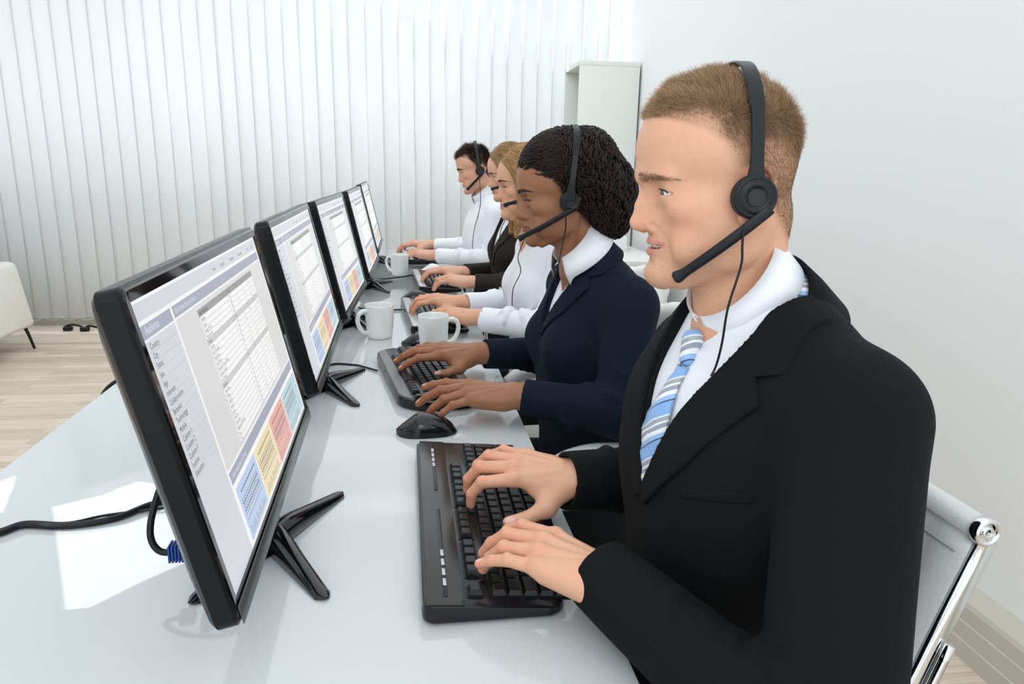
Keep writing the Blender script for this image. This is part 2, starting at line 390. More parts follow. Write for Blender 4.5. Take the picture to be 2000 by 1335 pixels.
# bookcase in the far corner
m_case = mat('white_laminate', (0.74, 0.76, 0.72), 0.38); m_dark = mat('bookcase_back', (0.55, 0.57, 0.55), 0.5)
bc = root('bookcase', (1.28, 4.93, 0), 'tall open white bookcase standing in the far corner by the blinds', 'bookcase')
x0, x1, y0, y1, zt = 1.085, 1.475, 4.70, 5.15, 1.83
MB().box((x0, y0, 0), (x1, y0+0.02, zt), bev=0.0015).build('side_panel', m_case, bc, 'auto')
MB().box((x0, y1-0.02, 0), (x1, y1, zt), bev=0.0015).build('side_panel', m_case, bc, 'auto')
MB().box((x0-0.001, y0-0.001, zt), (x1, y1+0.001, zt+0.03), bev=0.002).build('top_panel', m_case, bc, 'auto')
MB().box((x1-0.01, y0+0.02, 0.05), (x1-0.002, y1-0.02, zt)).build('back_panel', m_dark, bc, False)
for z in (0.05, 0.42, 0.79, 1.16, 1.44): MB().box((x0+0.01, y0+0.02, z), (x1-0.01, y1-0.02, z+0.02)).build('shelf', m_case, bc, False)
# low cabinet along the right wall
cab = root('low_cabinet', (1.2, 4.1, 0), 'low white cabinet standing against the wall behind the woman in navy', 'cabinet')
X0, X1, Y0, Y1, ZT = 0.93, 1.40, 3.74, 4.62, 0.70
MB().box((X0+0.01, Y0+0.008, 0.06), (X1, Y1-0.008, ZT), bev=0.002).build('body', m_case, cab, 'auto')
MB().box((X0-0.005, Y0-0.005, ZT), (X1+0.005, Y1+0.005, ZT+0.028), bev=0.003).build('top_panel', mat('cabinet_top', (0.82, 0.83, 0.80), 0.3), cab, 'auto')
MB().box((X0+0.03, Y0+0.03, 0.0), (X1-0.02, Y1-0.03, 0.06)).build('plinth', m_dark, cab, False)
for i in range(2):
    dd = MB().box((X0-0.008, Y0+0.01+i*0.43, 0.07), (X0+0.01, Y0+0.43+i*0.43, ZT-0.006), bev=0.002).build('door', m_case, cab, 'auto')
    MB().tube([(X0-0.03, Y0+0.38+i*0.10, 0.50), (X0-0.03, Y0+0.38+i*0.10, 0.62)], 0.005, 8).build('handle', m_metal_w, dd)
m_bind = mat('binder_white', (0.82, 0.83, 0.84), 0.5)
for i in range(4):
    y = 4.20+i*0.078
    bd = root('storage_box', (1.2, y, ZT+0.028), ['flat white storage box on the low cabinet, nearest the man', 'second flat white box from the near end on the low cabinet', 'third flat white box from the near end on the low cabinet', 'flat white storage box on the low cabinet, farthest from the man'][i], 'box', 'white storage boxes on the low cabinet')
    MB().box((1.02, y, ZT+0.028), (1.30, y+0.07, ZT+0.028+0.085), bev=0.004).build('lid', m_bind, bd, 'auto')
    MB().box((1.016, y+0.016, ZT+0.045), (1.021, y+0.054, ZT+0.09), bev=0.001).build('spine_label', mat('paper_white', (0.86, 0.86, 0.84), 0.7), bd, 'auto')
# ------------------------------------------------------------------ desk
ZD = 0.74; XD0, XD1, YD0, YD1 = -0.634, 0.214, -0.35, 4.13
def desk_mat():
    m = mat('desk_gloss_white', (0.575, 0.61, 0.62), 0.07, coat=0.25, spec=0.5); return m
desk = root('desk', ((XD0+XD1)/2, 1.9, 0), 'long glossy white desk running the length of the room under all five monitors', 'desk')
MB().box((XD0, YD0, ZD-0.028), (XD1, YD1, ZD), bev=0.0015).build('desktop', desk_mat(), desk, 'auto')
m_chrome = mat('chrome', (0.72, 0.73, 0.74), 0.08, 1.0)
for x in (XD0+0.06, XD1-0.10):
    for y in (YD0+0.1, 0.35, 2.05, YD1-0.1): MB().box((x-0.02, y-0.02, 0), (x+0.02, y+0.02, ZD-0.028), bev=0.003).build('leg', m_chrome, desk, 'auto')
# ------------------------------------------------------------------ monitor
m_gloss = mat('gloss_black_plastic', (0.004, 0.004, 0.005), 0.06, coat=.35, spec=.4)
m_satin = mat('satin_black_plastic', (0.005, 0.0055, 0.0065), 0.3, spec=.22)
m_bev = mat('brushed_chin', (0.085, 0.092, 0.092), 0.22, 0.2)
def flat(name, c): return mat('screen_'+name, (0.02, 0.02, 0.02), 0.35, emit=c, estr=0.86)
scr = dict(white=(1, 1, 1), lg=(0.71, 0.73, 0.77), lp=(0.715, 0.735, 0.78), hd=(0.42, 0.44, 0.54), bg=(0.76, 0.76, 0.76), txt=(0.012, 0.012, 0.014), wt=(0.80, 0.82, 0.88), line=(0.5, 0.52, 0.57), th=(0.36, 0.36, 0.36), gr=(0.66, 0.66, 0.66), grid=(0.10, 0.10, 0.10),
           blue=(0.55, 0.68, 0.92), yel=(0.94, 0.79, 0.50), red=(0.90, 0.48, 0.42), cyan=(0.56, 0.75, 0.82))
SK = list(scr); SM = [flat(k, c) for k, c in scr.items()]
MW, MH, TILT = 0.565, 0.316, math.radians(13)
def mframe():
    """monitor-local -> world; local X right (along +Y world), Y up the panel, Z out of the screen"""
    n = V3(math.cos(TILT), 0, math.sin(TILT)); u = V3(-math.sin(TILT), 0, math.cos(TILT)); M = np.eye(4)
    M[:3, 0] = (0, 1, 0); M[:3, 1] = u; M[:3, 2] = n; M[:3, 3] = (0, 0, 0.073); return M
MF = mframe()
def rrect(w, h, r, n=6):
    P = []
    for cx, cy, a0 in ((w/2-r, h-r, 0), (-w/2+r, h-r, 90), (-w/2+r, r, 180), (w/2-r, r, 270)):
        for k in range(n+1): a = math.radians(a0+90*k/n); P.append((cx+r*math.cos(a), cy+r*math.sin(a)))
    return np.array(P)
def loft(mb, loops, M, cap0=True, cap1=True, mi=None):
    n = len(loops[0]); V = np.concatenate(loops); F = [(i*n+j, i*n+(j+1) % n, (i+1)*n+(j+1) % n, (i+1)*n+j) for i in range(len(loops)-1) for j in range(n)]
    if cap0: F.append(tuple(range(n))[::-1])
    if cap1: F.append(tuple((len(loops)-1)*n+j for j in range(n)))
    mb.add(xf(M, V), F, mi)
def at_z(P, z): return np.column_stack([P, np.full(len(P), z)])
def build_monitor(loc, label):
    r = root('computer_monitor', (0, 0, 0), label, 'monitor', 'widescreen monitors in a row on the desk')
    # casing
    b = MB(); R = rrect(MW, MH, 0.011); Rs = lambda s: (R-[0, MH/2])*[1-2*s/MW, 1-2*s/MH]+[0, MH/2]
    loft(b, [at_z(Rs(0.06), -0.045), at_z(Rs(0.035), -0.040), at_z(Rs(0.004), -0.0245), at_z(Rs(0), -0.020), at_z(Rs(0), -0.003), at_z(Rs(0.003), 0.0)], MF, cap1=False)
    b.build('casing', m_satin, r, 'auto')
    # bezel ring (four borders mitred as one glossy frame)
    x0, x1, y0, y1 = -MW/2+0.0145, MW/2-0.0145, 0.022, MH-0.0145; k = 7
    inner = np.array([(x1, y1)]*k+[(x0, y1)]*k+[(x0, y0)]*k+[(x1, y0)]*k, float); b = MB()
    loft(b, [at_z(Rs(0.003), 0.0), at_z(Rs(0.005), 0.0012), at_z(inner, 0.0005), at_z(inner, -0.002)], MF, False, False); b.build('bezel', m_gloss, r, False)
    b = MB(); c = 0.006; b.box((-MW/2+c, 0.0008, 0.0014), (MW/2-c, y0-0.003, 0.0030), M=MF, bev=0.0008); b.build('chin_strip', m_bev, r, 'auto')
    # display picture
    sw, sh = x1-x0, y1-y0; b = MB(); L = [0]
    def q(u0, v0, u1, v1, c, sk=0.0):
        L[0] += 1; z = -0.0018+0.000006*min(L[0], 40)
        b.add(xf(MF, [(x0+u0*sw, y1-v0*sh, z), (x0+u0*sw, y1-v1*sh, z), (x0+u1*sw, y1-v1*sh, z), (x0+u1*sw, y1-v0*sh, z)]), [(0, 1, 2, 3)], SK.index(c))
    def t(s, u, v, h, c='txt', sx=1.0, z=-0.0012):
        cu = bpy.data.curves.new('t', 'FONT'); cu.body = s; cu.size = h*sh; cu.resolution_u = 2; o = bpy.data.objects.new('t', cu)
        me = bpy.data.meshes.new_from_object(o); n = len(me.vertices); co = np.zeros(n*3); me.vertices.foreach_get('co', co); co = co.reshape(-1, 3)
        P = np.column_stack([x0+u*sw+co[:, 0]*sx, y1-v*sh+co[:, 1], np.full(n, z)])
        b.add(xf(MF, P), [tuple(p.vertices) for p in me.polygons], SK.index(c)); bpy.data.objects.remove(o); bpy.data.curves.remove(cu); bpy.data.meshes.remove(me)
    q(0, 0, 1, 1, 'white'); q(0.011, 0.012, 0.985, 0.066, 'lg'); q(0.011, 0.079, 0.165, 0.122, 'hd'); q(0.175, 0.079, 0.985, 0.120, 'hd')
    q(0.0, 0.128, 0.166, 1.0, 'lp'); q(0.175, 0.127, 0.985, 0.692, 'bg'); q(0.175, 0.703, 0.985, 0.750, 'hd')
    q(0.172, 0.66, 0.985, 0.693, 'bg')
    for c, a, e in (('blue', .183, .362), ('yel', .366, .553), ('red', .557, .748), ('cyan', .752, .985)): q(a, 0.772, e, 0.985, c)
    t('Audience', .024, .109, .038, 'wt', .9); t('Daily Unique Sales by Country', .186, .106, .026, 'wt', .8); t('Daily Transactions by Country', .190, .735, .024, 'wt', .8)
    for s, u in (('Home', .50), ('Dashboard', .57), ('Reporting', .67), ('Customization', .755), ('Help', .875), ('Log Out', .925)): t(s, u, .050, .021, 'txt', .8)
    for i, s in enumerate('Country City Status Sex Age Interests Collaboration Behavior Technology Mobile'.split()+['Custom 1', 'Custom 2', 'Custom 3', 'Income', 'Education']):
        v = .155+i*.0303; t(s, .022, v, .027, 'txt', .9); q(.012, v+.0065, .16, v+.0078, 'line')
    # sales table
    tx0, tx1, ty0, ty1 = .305, .845, .145, .683; q(tx0, ty0, tx1, ty1, 'white'); q(tx0, ty0, tx1, ty0+.027, 'th'); NR = 23; rh = (ty1-ty0-.027)/NR
    rows = ['Batadilow', 'Summer', 'Bringing The Star', 'Hide And Seek', 'Virhalall', 'Solidarity', 'Play Of Discontent', 'Practical Value', 'Social Worker', 'Animals with Group of Media', 'Storehouse meeting', 'Son Of Hazard', 'Elimination', 'Bench Boot', 'Wiltonn', 'Undertow', 'Stones Co', 'Jeanette', 'New York', 'Outsourcing', 'Shipping and Receiving', 'Misc', 'Total']
    cols = [tx0, .545, .635, .705, .765, .805, tx1]; g = random.Random(5)
    for i in range(NR):
        v = ty0+.027+i*rh
        if i in (4, 12): q(tx0, v, tx1, v+rh, 'gr')
        q(tx0, v+rh-.0011, tx1, v+rh, 'grid'); t(rows[i], tx0+.006, v+rh*.76, .0185, 'txt', .78)
        t(str(g.randint(1050, 4990) if i < 8 else g.randint(210, 980)), .560, v+rh*.76, .0175, 'txt', .8)
        for cc in range(2, 6): t(str(g.randint(11, 99) if (cc+i) % 3 else g.randint(2, 9)), cols[cc]+.014, v+rh*.76, .0165, 'txt', .8)
    for c in cols: q(c, ty0, c+.0008, ty1, 'grid')
    q(tx0, ty0, tx1, ty0+.0012, 'grid'); t('Sears At Read Date', tx0+.006, ty0+.020, .019, 'txt', .78)
    for s, c in (('Sales', .560), ('$', .655), ('Qty', .715), ('N', .775), ('P', .815)): t(s, c, ty0+.020, .0165, 'txt', .8)
    # panels of small figures and little bar charts
    for c, a, e in (('blue', .183, .362), ('yel', .366, .553), ('red', .557, .748), ('cyan', .752, .94)):
        w = (e-a)
        for j, v in enumerate((.800, .828, .842, .856, .870, .884, .905)):
            for i in range(13):
                if j == 0 and i < 1: continue
                u = a+.014+i*(w-.03)/13; q(u, v, u+(w-.03)/13*.62, v+.0075, 'grid' if j in (0, 2, 4) else 'th')
        for i in range(13):
            u = a+.014+i*(w-.03)/13; h = .010+.026*abs(math.sin(i*1.9+a*9)); q(u, .972-h, u+.0045, .972, 'th')
    b.build('display', SM, r, False)
    # stand
    hub = V3(-0.018, 0, 0.0)
    b = MB(); b.tube([(-0.080, 0, 0.165), (-0.072, 0, 0.11), (-0.048, 0, 0.050), (-0.026, 0, 0.022)], [0.024, 0.022, 0.020, 0.022], 14); b.build('neck', m_gloss, r)
    for sx, sy, L1 in ((1, 1, 1), (1, -1, 1), (-1, 1, .92), (-1, -1, .92)):
        tip = V3(-0.018+sx*0.072*L1, sy*0.128*L1, 0.006); P = spline([hub+V3(0, 0, .020), hub+(tip-hub)*.22+V3(0, 0, .020), hub+(tip-hub)*.6+V3(0, 0, .010), tip], 12)
        wv = unit(np.cross(tip-hub, (0, 0, 1))); G = []
        for i, p in enumerate(P):
            s_ = i/11; hw = 0.017*(1-s_)+0.0095*s_; zt = p[2]+0.007*(1-s_)+0.002
            G.append([p*[1, 1, 0]+wv*hw*c_[0]+V3(0, 0, c_[1]*zt) for c_ in ((-1, 0.0), (-1, .45), (-.72, .85), (-.25, 1.0), (.25, 1.0), (.72, .85), (1, .45), (1, 0.0), (-1, 0.0))])
        e = np.array(G[-1]); G.append(e*0.35+e.mean(0)*0.65+(unit(tip-hub)*[1, 1, 0])*0.009*1.0); b = MB(); b.grid(G); b.add(np.array(G[-1][:-1]), [tuple(range(8))]); b.build('foot', m_gloss, r)
    vb = mat('vga_blue', (0.01, 0.06, 0.28), 0.4); b = MB()
    b.box((-0.085, -0.118, 0.036), (-0.060, -0.070, 0.056), bev=0.003); b.box((-0.090, -0.112, 0.058), (-0.075, -0.078, 0.068), bev=0.003)
    for i in range(5): b.box((-0.088-0.0035*i-0.012, -0.103, 0.040), (-0.088-0.0035*i-0.0095, -0.085, 0.060), bev=0.001)
    b.build('video_plug', vb, r, 'auto')['label'] = 'blue video cable plug'
    b = MB(); b.tube(spline([(-0.10, -0.094, 0.05), (-0.125, -0.094, 0.052), (-0.135, -0.085, 0.075), (-0.125, -0.06, 0.12), (-0.10, -0.02, 0.17), (-0.085, 0.0, 0.19)], 30), 0.0038, 10); b.build('cable', m_rub, r)
    return r
mons = [(-0.157, 0.875, 1.0), (-0.163, 1.545, 0.6), (-0.148, 2.180, -2.1), (-0.126, 2.860, -1.0), (-0.130, 3.62, 0.0)]
mlab = ['widescreen monitor nearest the camera, showing the Audience dashboard at readable size', 'second monitor from the camera, facing the woman in the navy blazer', 'middle monitor of the row of five, beside the white mug with its handle turned left',
        'fourth monitor from the camera, facing the woman in the dark brown blazer', 'farthest monitor of the row, seen as a thin sliver before the blinds']
m0 = build_monitor(None, mlab[0])
for i, (x, y, a) in enumerate(mons):
    o = m0 if i == 0 else copy_tree(m0); o['label'] = mlab[i]; o.location = (x, y, ZD); o.rotation_euler = (0, 0, math.radians(a))
# ------------------------------------------------------------------ keyboards
m_keytop = mat('key_black', (0.008, 0.009, 0.010), 0.25, spec=.32); m_kb = mat('keyboard_gloss', (0.022, 0.020, 0.019), 0.2, spec=.45); m_kbs = mat('keyboard_body', (0.007, 0.008, 0.010), 0.22, spec=.35)
m_silver = mat('silver_plastic', (0.50, 0.51, 0.53), 0.3, 0.3); m_grey = mat('grey_plastic', (0.16, 0.165, 0.175), 0.38); m_white_p = mat('white_print', (0.75, 0.75, 0.75), 0.5)
_keyc = {}
def key_mesh(w, d):
    k = (round(w, 4), round(d, 4))
    if k not in _keyc:
        h = 0.0075; i1, i2 = 0.0008, 0.0028
        def ring(i, z, dy=0): return [(-w/2+i, -d/2+i, z), (w/2-i, -d/2+i, z), (w/2-i, d/2-i, z), (-w/2+i, d/2-i, z)]
        V = ring(i1, 0)+ring(i1+0.0003, 0.002)+ring(i2, h-0.0006)+ring(i2+0.0006, h); F = [(4*a+j, 4*a+(j+1) % 4, 4*a+4+(j+1) % 4, 4*a+4+j) for a in range(3) for j in range(4)]+[(12, 13, 14, 15)]
        me = bpy.data.meshes.new('key'); me.from_pydata(V, [], F); me.materials.append(m_keytop); _keyc[k] = me
    return _keyc[k]
def layout():
    """(x along the keyboard from the left in key units, row from the top, width units)"""
    K = [(0, 0, 1)]+[(2+i+(i//4)*0.5, 0, 1) for i in range(12)]+[(15.25+i, 0, 1) for i in range(3)]
    K += [(i, 1, 1) for i in range(13)]+[(13, 1, 2)]+[(15.25+i, 1, 1) for i in range(3)]+[(18.5+i, 1, 1) for i in range(4)]
    K += [(0, 2, 1.5)]+[(1.5+i, 2, 1) for i in range(12)]+[(13.5, 2, 1.5)]+[(15.25+i, 2, 1) for i in range(3)]+[(18.5+i, 2, 1) for i in range(3)]
    K += [(0, 3, 1.75)]+[(1.75+i, 3, 1) for i in range(11)]+[(12.75, 3, 2.25)]+[(18.5+i, 3, 1) for i in range(3)]
    K += [(0, 4, 2.25)]+[(2.25+i, 4, 1) for i in range(10)]+[(12.25, 4, 2.75), (16.25, 4, 1)]+[(18.5+i, 4, 1) for i in range(3)]
    K += [(0, 5, 1.5), (1.5, 5, 1.25), (2.75, 5, 1.25), (4, 5, 6), (10, 5, 1.25), (11.25, 5, 1.25), (12.5, 5, 2.5)]+[(15.25+i, 5, 1) for i in range(3)]+[(18.5, 5, 2), (20.5, 5, 1), (21.5, 2.0, 1), (21.5, 4, 1)]
    return K
def keyboard(loc, rot, label, style, W=0.475, D=0.178, pitch=0.0185):
    """local: X away from the typist -> after rotation faces the monitor; Y from the typist's left to right"""
    r = root('keyboard', loc, label, 'keyboard'); 
    M = trs(loc) @ rotz(rot); hb, hf = (0.026, 0.012); tz = lambda x: hf+(hb-hf)*(D/2-x)/D*1.0
    # outline, local x from -D/2 (far edge, by the monitor) to +D/2 (typist)
    def outline(ins):
        P = []; n = 48
        if style == 'round': rc, bulge = 0.062, 0.0
        elif style == 'curved': rc, bulge = 0.016, 0.020
        else: rc, bulge = 0.010, 0.0
        for cx, cy, a0 in ((D/2-rc, W/2-rc, 0), (-D/2+rc, W/2-rc, 90), (-D/2+rc, -W/2+rc, 180), (D/2-rc, -W/2+rc, 270)):
            for k in range(9):
                a = math.radians(a0+90*k/8); P.append((cx+(rc-ins)*math.cos(a), cy+(rc-ins)*math.sin(a)))
            if a0 == 270:
                for k in range(1, 12): P.append((D/2-ins, (-W/2+rc)+(W-2*rc)*k/12))
        P = np.array(P)
        if style == 'curved': P[:, 0] += np.where(P[:, 0] > 0, -0.030*np.clip(np.abs(P[:, 1])/(W/2), 0, 1)**2.2+0.004, 0)
        if style == 'round': P[:, 0] += np.where(P[:, 0] < 0, 0.022*(np.abs(P[:, 1])/(W/2))**2, 0)
        return P
    L = [(0.006, 0.001, 0), (0.001, 0.005, 0), (0.0, 0.5, 1), (0.0015, 0.93, 1), (0.005, 1.0, 1)]; loops = []
    for ins, q, rel in L:
        P = outline(ins); loops.append(np.column_stack([P, (q if not rel else 0)+np.where(rel, q*tz(P[:, 0]), 0)]))
    b = MB(); loft(b, loops, M); b.build('body', m_kbs, r, 'auto')
    rows = [0, 1.45, 2.45, 3.45, 4.45, 5.45]; kx0 = -D/2+(0.050 if style == 'curved' else 0.042 if style == 'round' else 0.034); ky0 = -W/2+0.018
    if W < 0.45: pitch = (W-0.03)/22.6
    else: pitch = (W-0.036)/22.6
    rp = min(pitch, (D-0.012-(kx0+D/2))/6.55)
    def topz(x): return tz(x)
    # deck strip at the back
    b = MB(); x0 = -D/2+0.006; x1 = kx0-0.004
    if style == 'round':
        P = outline(0.005); P = P[P[:, 0] < x1-0.002]; P = P[np.argsort(P[:, 1])]; b.grid([[(p[0], p[1], tz(p[0])+0.0006) for p in P], [(x1, p[1], tz(x1)+0.0006) for p in P]])
        b.v[-1] = xf(M, b.v[-1]); b.build('rear_deck', m_grey, r)
    else:
        v, f = rbox((x0, -W/2+0.004, -0.001), (x1, W/2-0.004, 0.0012), 0.0006); v[:, 2] += tz(v[:, 0]); b.add(xf(M, v), f); b.build('rear_deck', m_kb if style == 'curved' else m_silver, r, 'auto')
    if style == 'curved':
        for ya, yb in ((-W/2+0.018, -0.015), (0.045, W/2-0.02)):
            b = MB(); v, f = rbox((-D/2+0.024, ya, 0.0010), (-D/2+0.029, yb, 0.0022), 0.0005); v[:, 2] += tz(v[:, 0]); b.add(xf(M, v), f); b.build('media_strip', m_keytop, r, 'auto')
            for i in range(4):
                yy = (ya+0.02+i*0.021) if ya < 0 else (yb-0.09+i*0.019); b = MB(); v, f = rbox((-D/2+0.0245, yy, 0.0022), (-D/2+0.0285, yy+0.014, 0.0030), 0.0004); v[:, 2] += tz(v[:, 0]); b.add(xf(M, v), f); b.build('media_button', m_silver, r, 'auto')
    # wells and keys
    ang = -math.atan2(hb-hf, D)
    def row_x(rw):
        i = int(rw); return kx0+(rows[i]+(rw-i))*rp+rp/2
    grp = [(0, 1.0, 0, 0), (2, 6, 0, 0), (6.5, 10.5, 0, 0), (11, 15, 0, 0), (15.25, 18.25, 0, 0), (0, 15, 1, 5), (15.25, 18.25, 1, 2), (16.25, 17.25, 4, 4), (15.25, 18.25, 5, 5), (18.5, 22.5, 1, 5)]
    b = MB()
    for a, e, r0, r1 in grp:
        v, f = rbox((row_x(r0)-rp/2-0.001, ky0+a*pitch-0.001, -0.001), (row_x(r1)+rp/2+0.001, ky0+e*pitch+0.001, 0.0010), 0); v[:, 2] += tz(v[:, 0]); b.add(xf(M, v), f)
    b.build('key_well', m_rub, r, False)
    if style == 'curved' or style == 'round' or style == 'silver':
        for (u, rw, w) in layout():
            h2 = 2 if (u == 21.5 and rw in (2.0, 4)) else 1
            me = key_mesh(rp*h2-0.0006+(rp*0 if h2 == 1 else 0), w*pitch-0.0006); x = row_x(rw)+(rp/2 if h2 == 2 else 0); y = ky0+(u+w/2)*pitch
            if h2 == 1 and u >= 18.5 and rw == 1: pass
            o = bpy.data.objects.new('key', me); COL.objects.link(o); o.parent = r
            p = xf(rotz(rot), [(x, y, tz(x)+0.0008)])[0]; o.location = p.tolist(); o.rotation_euler = Matrix(rotz(rot)[:3, :3] @ np.array([[math.cos(-ang), 0, math.sin(-ang)], [0, 1, 0], [-math.sin(-ang), 0, math.cos(-ang)]])).to_euler()
    return r
keyboard((0.098, 0.915, ZD), 0.0, 'glossy black keyboard with media strips under the hands of the man in the black suit', 'curved')
keyboard((0.030, 1.592, ZD), math.radians(9), 'black keyboard with rounded ends and grey rear deck used by the woman in navy', 'round', W=0.455, D=0.19)
keyboard((0.075, 2.27, ZD), math.radians(4), 'black keyboard with silver rear strip used by the blonde woman in the white shirt', 'silver', W=0.46, D=0.17)
keyboard((0.110, 2.955, ZD), math.radians(3), 'black keyboard with silver rear strip used by the woman in the dark brown blazer', 'silver', W=0.46, D=0.165)
keyboard((0.06, 3.74, ZD), math.radians(6), 'farthest black keyboard, under the hands of the dark-haired man', 'silver', W=0.44, D=0.165)
# ------------------------------------------------------------------ mice
m_mouse = mat('mouse_shell', (0.006, 0.007, 0.008), 0.14, coat=.15, spec=.4)
def mouse(loc, rot, label):
    r = root('computer_mouse', loc, label, 'mouse'); M = trs(loc) @ rotz(rot); n, k = 26, 20; G = []
    for i in range(n):
        t = i/(n-1); x = -0.055+0.110*t; w = 0.030*(max(1e-4, 1-abs(2*t-1.02)**3.2)**0.5)*(0.93+0.08*math.sin(t*3.0))+0.001; h = 0.004+0.033*max(0, math.sin(math.pi*min(1, t*0.90+0.10)))**0.75*min(1.0, 0.42+t*1.6)
        if t > .93: h *= 1-(t-.93)*7
        G.append([(x, w*math.cos(a)*(1 if a < 9 else 1), 0.0015+max(0.002, h)*max(0, math.sin(a))**0.62) for a in np.linspace(0, math.pi, k)])
    G = np.array(G); b = MB(); b.grid(xf(M, G.reshape(-1, 3)).reshape(G.shape)); e = G[0]; b.add(xf(M, e), [tuple(range(k))]); b.add(xf(M, G[-1]), [tuple(range(k))[::-1]])
    b.add(xf(M, np.concatenate([G[:, 0], G[::-1, -1]])), [tuple(range(2*n))[::-1]]); b.build('shell', m_mouse, r)
    W_ = MB(); W_.lathe([(0.0001, -0.003), (0.0065, -0.003), (0.0072, -0.0015), (0.0072, 0.0015), (0.0065, 0.003), (0.0001, 0.003)], 20, M @ trs((-0.026, 0, 0.022), np.array([[1, 0, 0], [0, 0, 1], [0, -1, 0.]]))); W_.build('scroll_wheel', m_rub, r, 'auto')
    b = MB(); s_ = [(x, 0, 0.0023+np.interp(x, G[:, k//2, 0], G[:, k//2, 2])-0.0022) for x in np.linspace(-0.053, -0.012, 9)]; b.tube(xf(M, s_), 0.0006, 6); b.build('button_seam', m_rub, r)
    return r
mouse((0.030, 1.255, ZD), math.radians(4), 'black computer mouse between the first and second keyboards, nearest the camera')
mouse((0.035, 1.905, ZD), math.radians(0), 'black computer mouse behind the second keyboard, partly hidden by the white mug')
mouse((0.03, 2.57, ZD), math.radians(6), 'black computer mouse beyond the third keyboard')
m_mouse2 = m_mouse
o = mouse((0.115, 3.27, ZD), math.radians(0), 'white mouse between the fourth keyboard and the farthest one')
for c in o.children:
    if c.name.startswith('shell'): c.data.materials[0] = mat('mouse_white', (0.78, 0.79, 0.79), 0.25)
# ------------------------------------------------------------------ mugs
m_mug = mat('porcelain', (0.80, 0.82, 0.80), 0.12, coat=0.5)
def mug(loc, rot, label, s=1.0):
    r = root('coffee_mug', loc, label, 'mug', 'white mugs on the desk'); M = trs(loc) @ rotz(rot) @ np.diag([s, s, s, 1.])
    b = MB(); b.lathe([(0.001, 0.001), (0.030, 0.0), (0.033, 0.002), (0.0355, 0.012), (0.0375, 0.03), (0.0395, 0.06), (0.0405, 0.092), (0.0400, 0.0945), (0.0385, 0.0945), (0.0375, 0.092), (0.0362, 0.06), (0.034, 0.03), (0.030, 0.008), (0.001, 0.006)], 48, M); b.build('cup', m_mug, r)
    P = spline([(0.037, 0, 0.078), (0.050, 0, 0.081), (0.064, 0, 0.073), (0.068, 0, 0.055), (0.062, 0, 0.036), (0.050, 0, 0.022), (0.035, 0, 0.017)], 28); b = MB(); v, f = tube_geo(P, 0.0058, 12)
    v[:, 1] *= 1.35; b.add(xf(M, v), f); b.build('handle', m_mug, r); return r
mug((0.064, 1.860, ZD), math.radians(12), 'white coffee mug in front of the third keyboard, handle turned right')
mug((-0.080, 2.010, ZD), math.radians(212), 'white coffee mug beside the middle monitor, handle turned left')
mug((-0.035, 3.17, ZD), math.radians(150), 'farthest white mug, standing before the fourth keyboard', 0.97)
# ------------------------------------------------------------------ loose cables
def cable(pts, rad, label, name='cable', n=60, m=None):
    return tag(MB().tube(spline(pts, n), rad, 8).build(name, m or m_rub), label, 'cable')
Z = ZD+0.005
cable([(-0.672, 0.93, 0.30), (-0.668, 0.935, 0.60), (-0.652, 0.94, 0.735), (-0.625, 0.943, Z+.002), Hz(-60, 1052, Z), Hz(0, 1040, Z), Hz(45, 1025, Z), Hz(110, 1027, Z), Hz(170, 1022, Z), Hz(230, 1010, Z), Hz(285, 988, Z), Hz(330, 972, Z), Hz(380, 930, Z), (-0.262, 1.02, Z), (-0.235, 0.96, 0.78), (-0.262, 0.90, 0.84)], 0.0045, 'thick black cable lying across the sunlit patch behind the nearest monitor')
cable([Hz(-50, 1043, Z+.003), Hz(0, 1034, Z+.002), Hz(50, 1019, Z+.003), Hz(130, 1021, Z), Hz(200, 1007, Z-.001), Hz(265, 998, Z-.001), Hz(325, 990, Z), Hz(380, 975, Z), (-0.26, 0.96, Z-.002), (-0.235, 0.93, 0.76), (-0.255, 0.90, 0.82)], 0.002, 'thin black cable tied to the thick one behind the nearest monitor')
cable([(-0.075, 1.66, Z-.001), (-0.11, 1.70, Z-.002), Hz(690, 712, Z-.002), Hz(645, 712, Z-.002), Hz(600, 740, Z-.002), (-0.28, 1.52, Z-.002)], 0.0025, 'black keyboard cable running under the second monitor')
cable([Hz(785, 604, Z-.002), Hz(760, 605, Z-.002), Hz(730, 606, Z-.002), Hz(700, 600, Z-.002)], 0.0025, 'black cable between the third keyboard and the middle monitor')
cable([Hz(808, 536, Z-.002), Hz(780, 541, Z-.002), Hz(740, 545, Z-.002), Hz(715, 545, Z-.002)], 0.0025, 'black cable between the fourth keyboard and its monitor')
cable([(-0.262, 1.56, 0.85), (-0.30, 1.57, 0.76), (-0.42, 1.60, Z-.001), (-0.60, 1.63, Z-.001), (-0.642, 1.625, 0.738), (-0.665, 1.60, 0.70), (-0.672, 1.59, 0.60), (-0.668, 1.58, 0.02)], 0.004, 'black cable hanging over the back edge of the desk')
# ------------------------------------------------------------------ people
def smooth(a, b, x): t = np.clip((x-a)/(b-a), 0, 1); return t*t*(3-2*t)
def gz(P, c, r): return np.exp(-np.sum(((P-np.asarray(c))/np.asarray(r))**2, 1))
class MMField(Field):
    def __init__(s, lo, hi, res): super().__init__(lo, hi, res); s.F[:] = 80.0

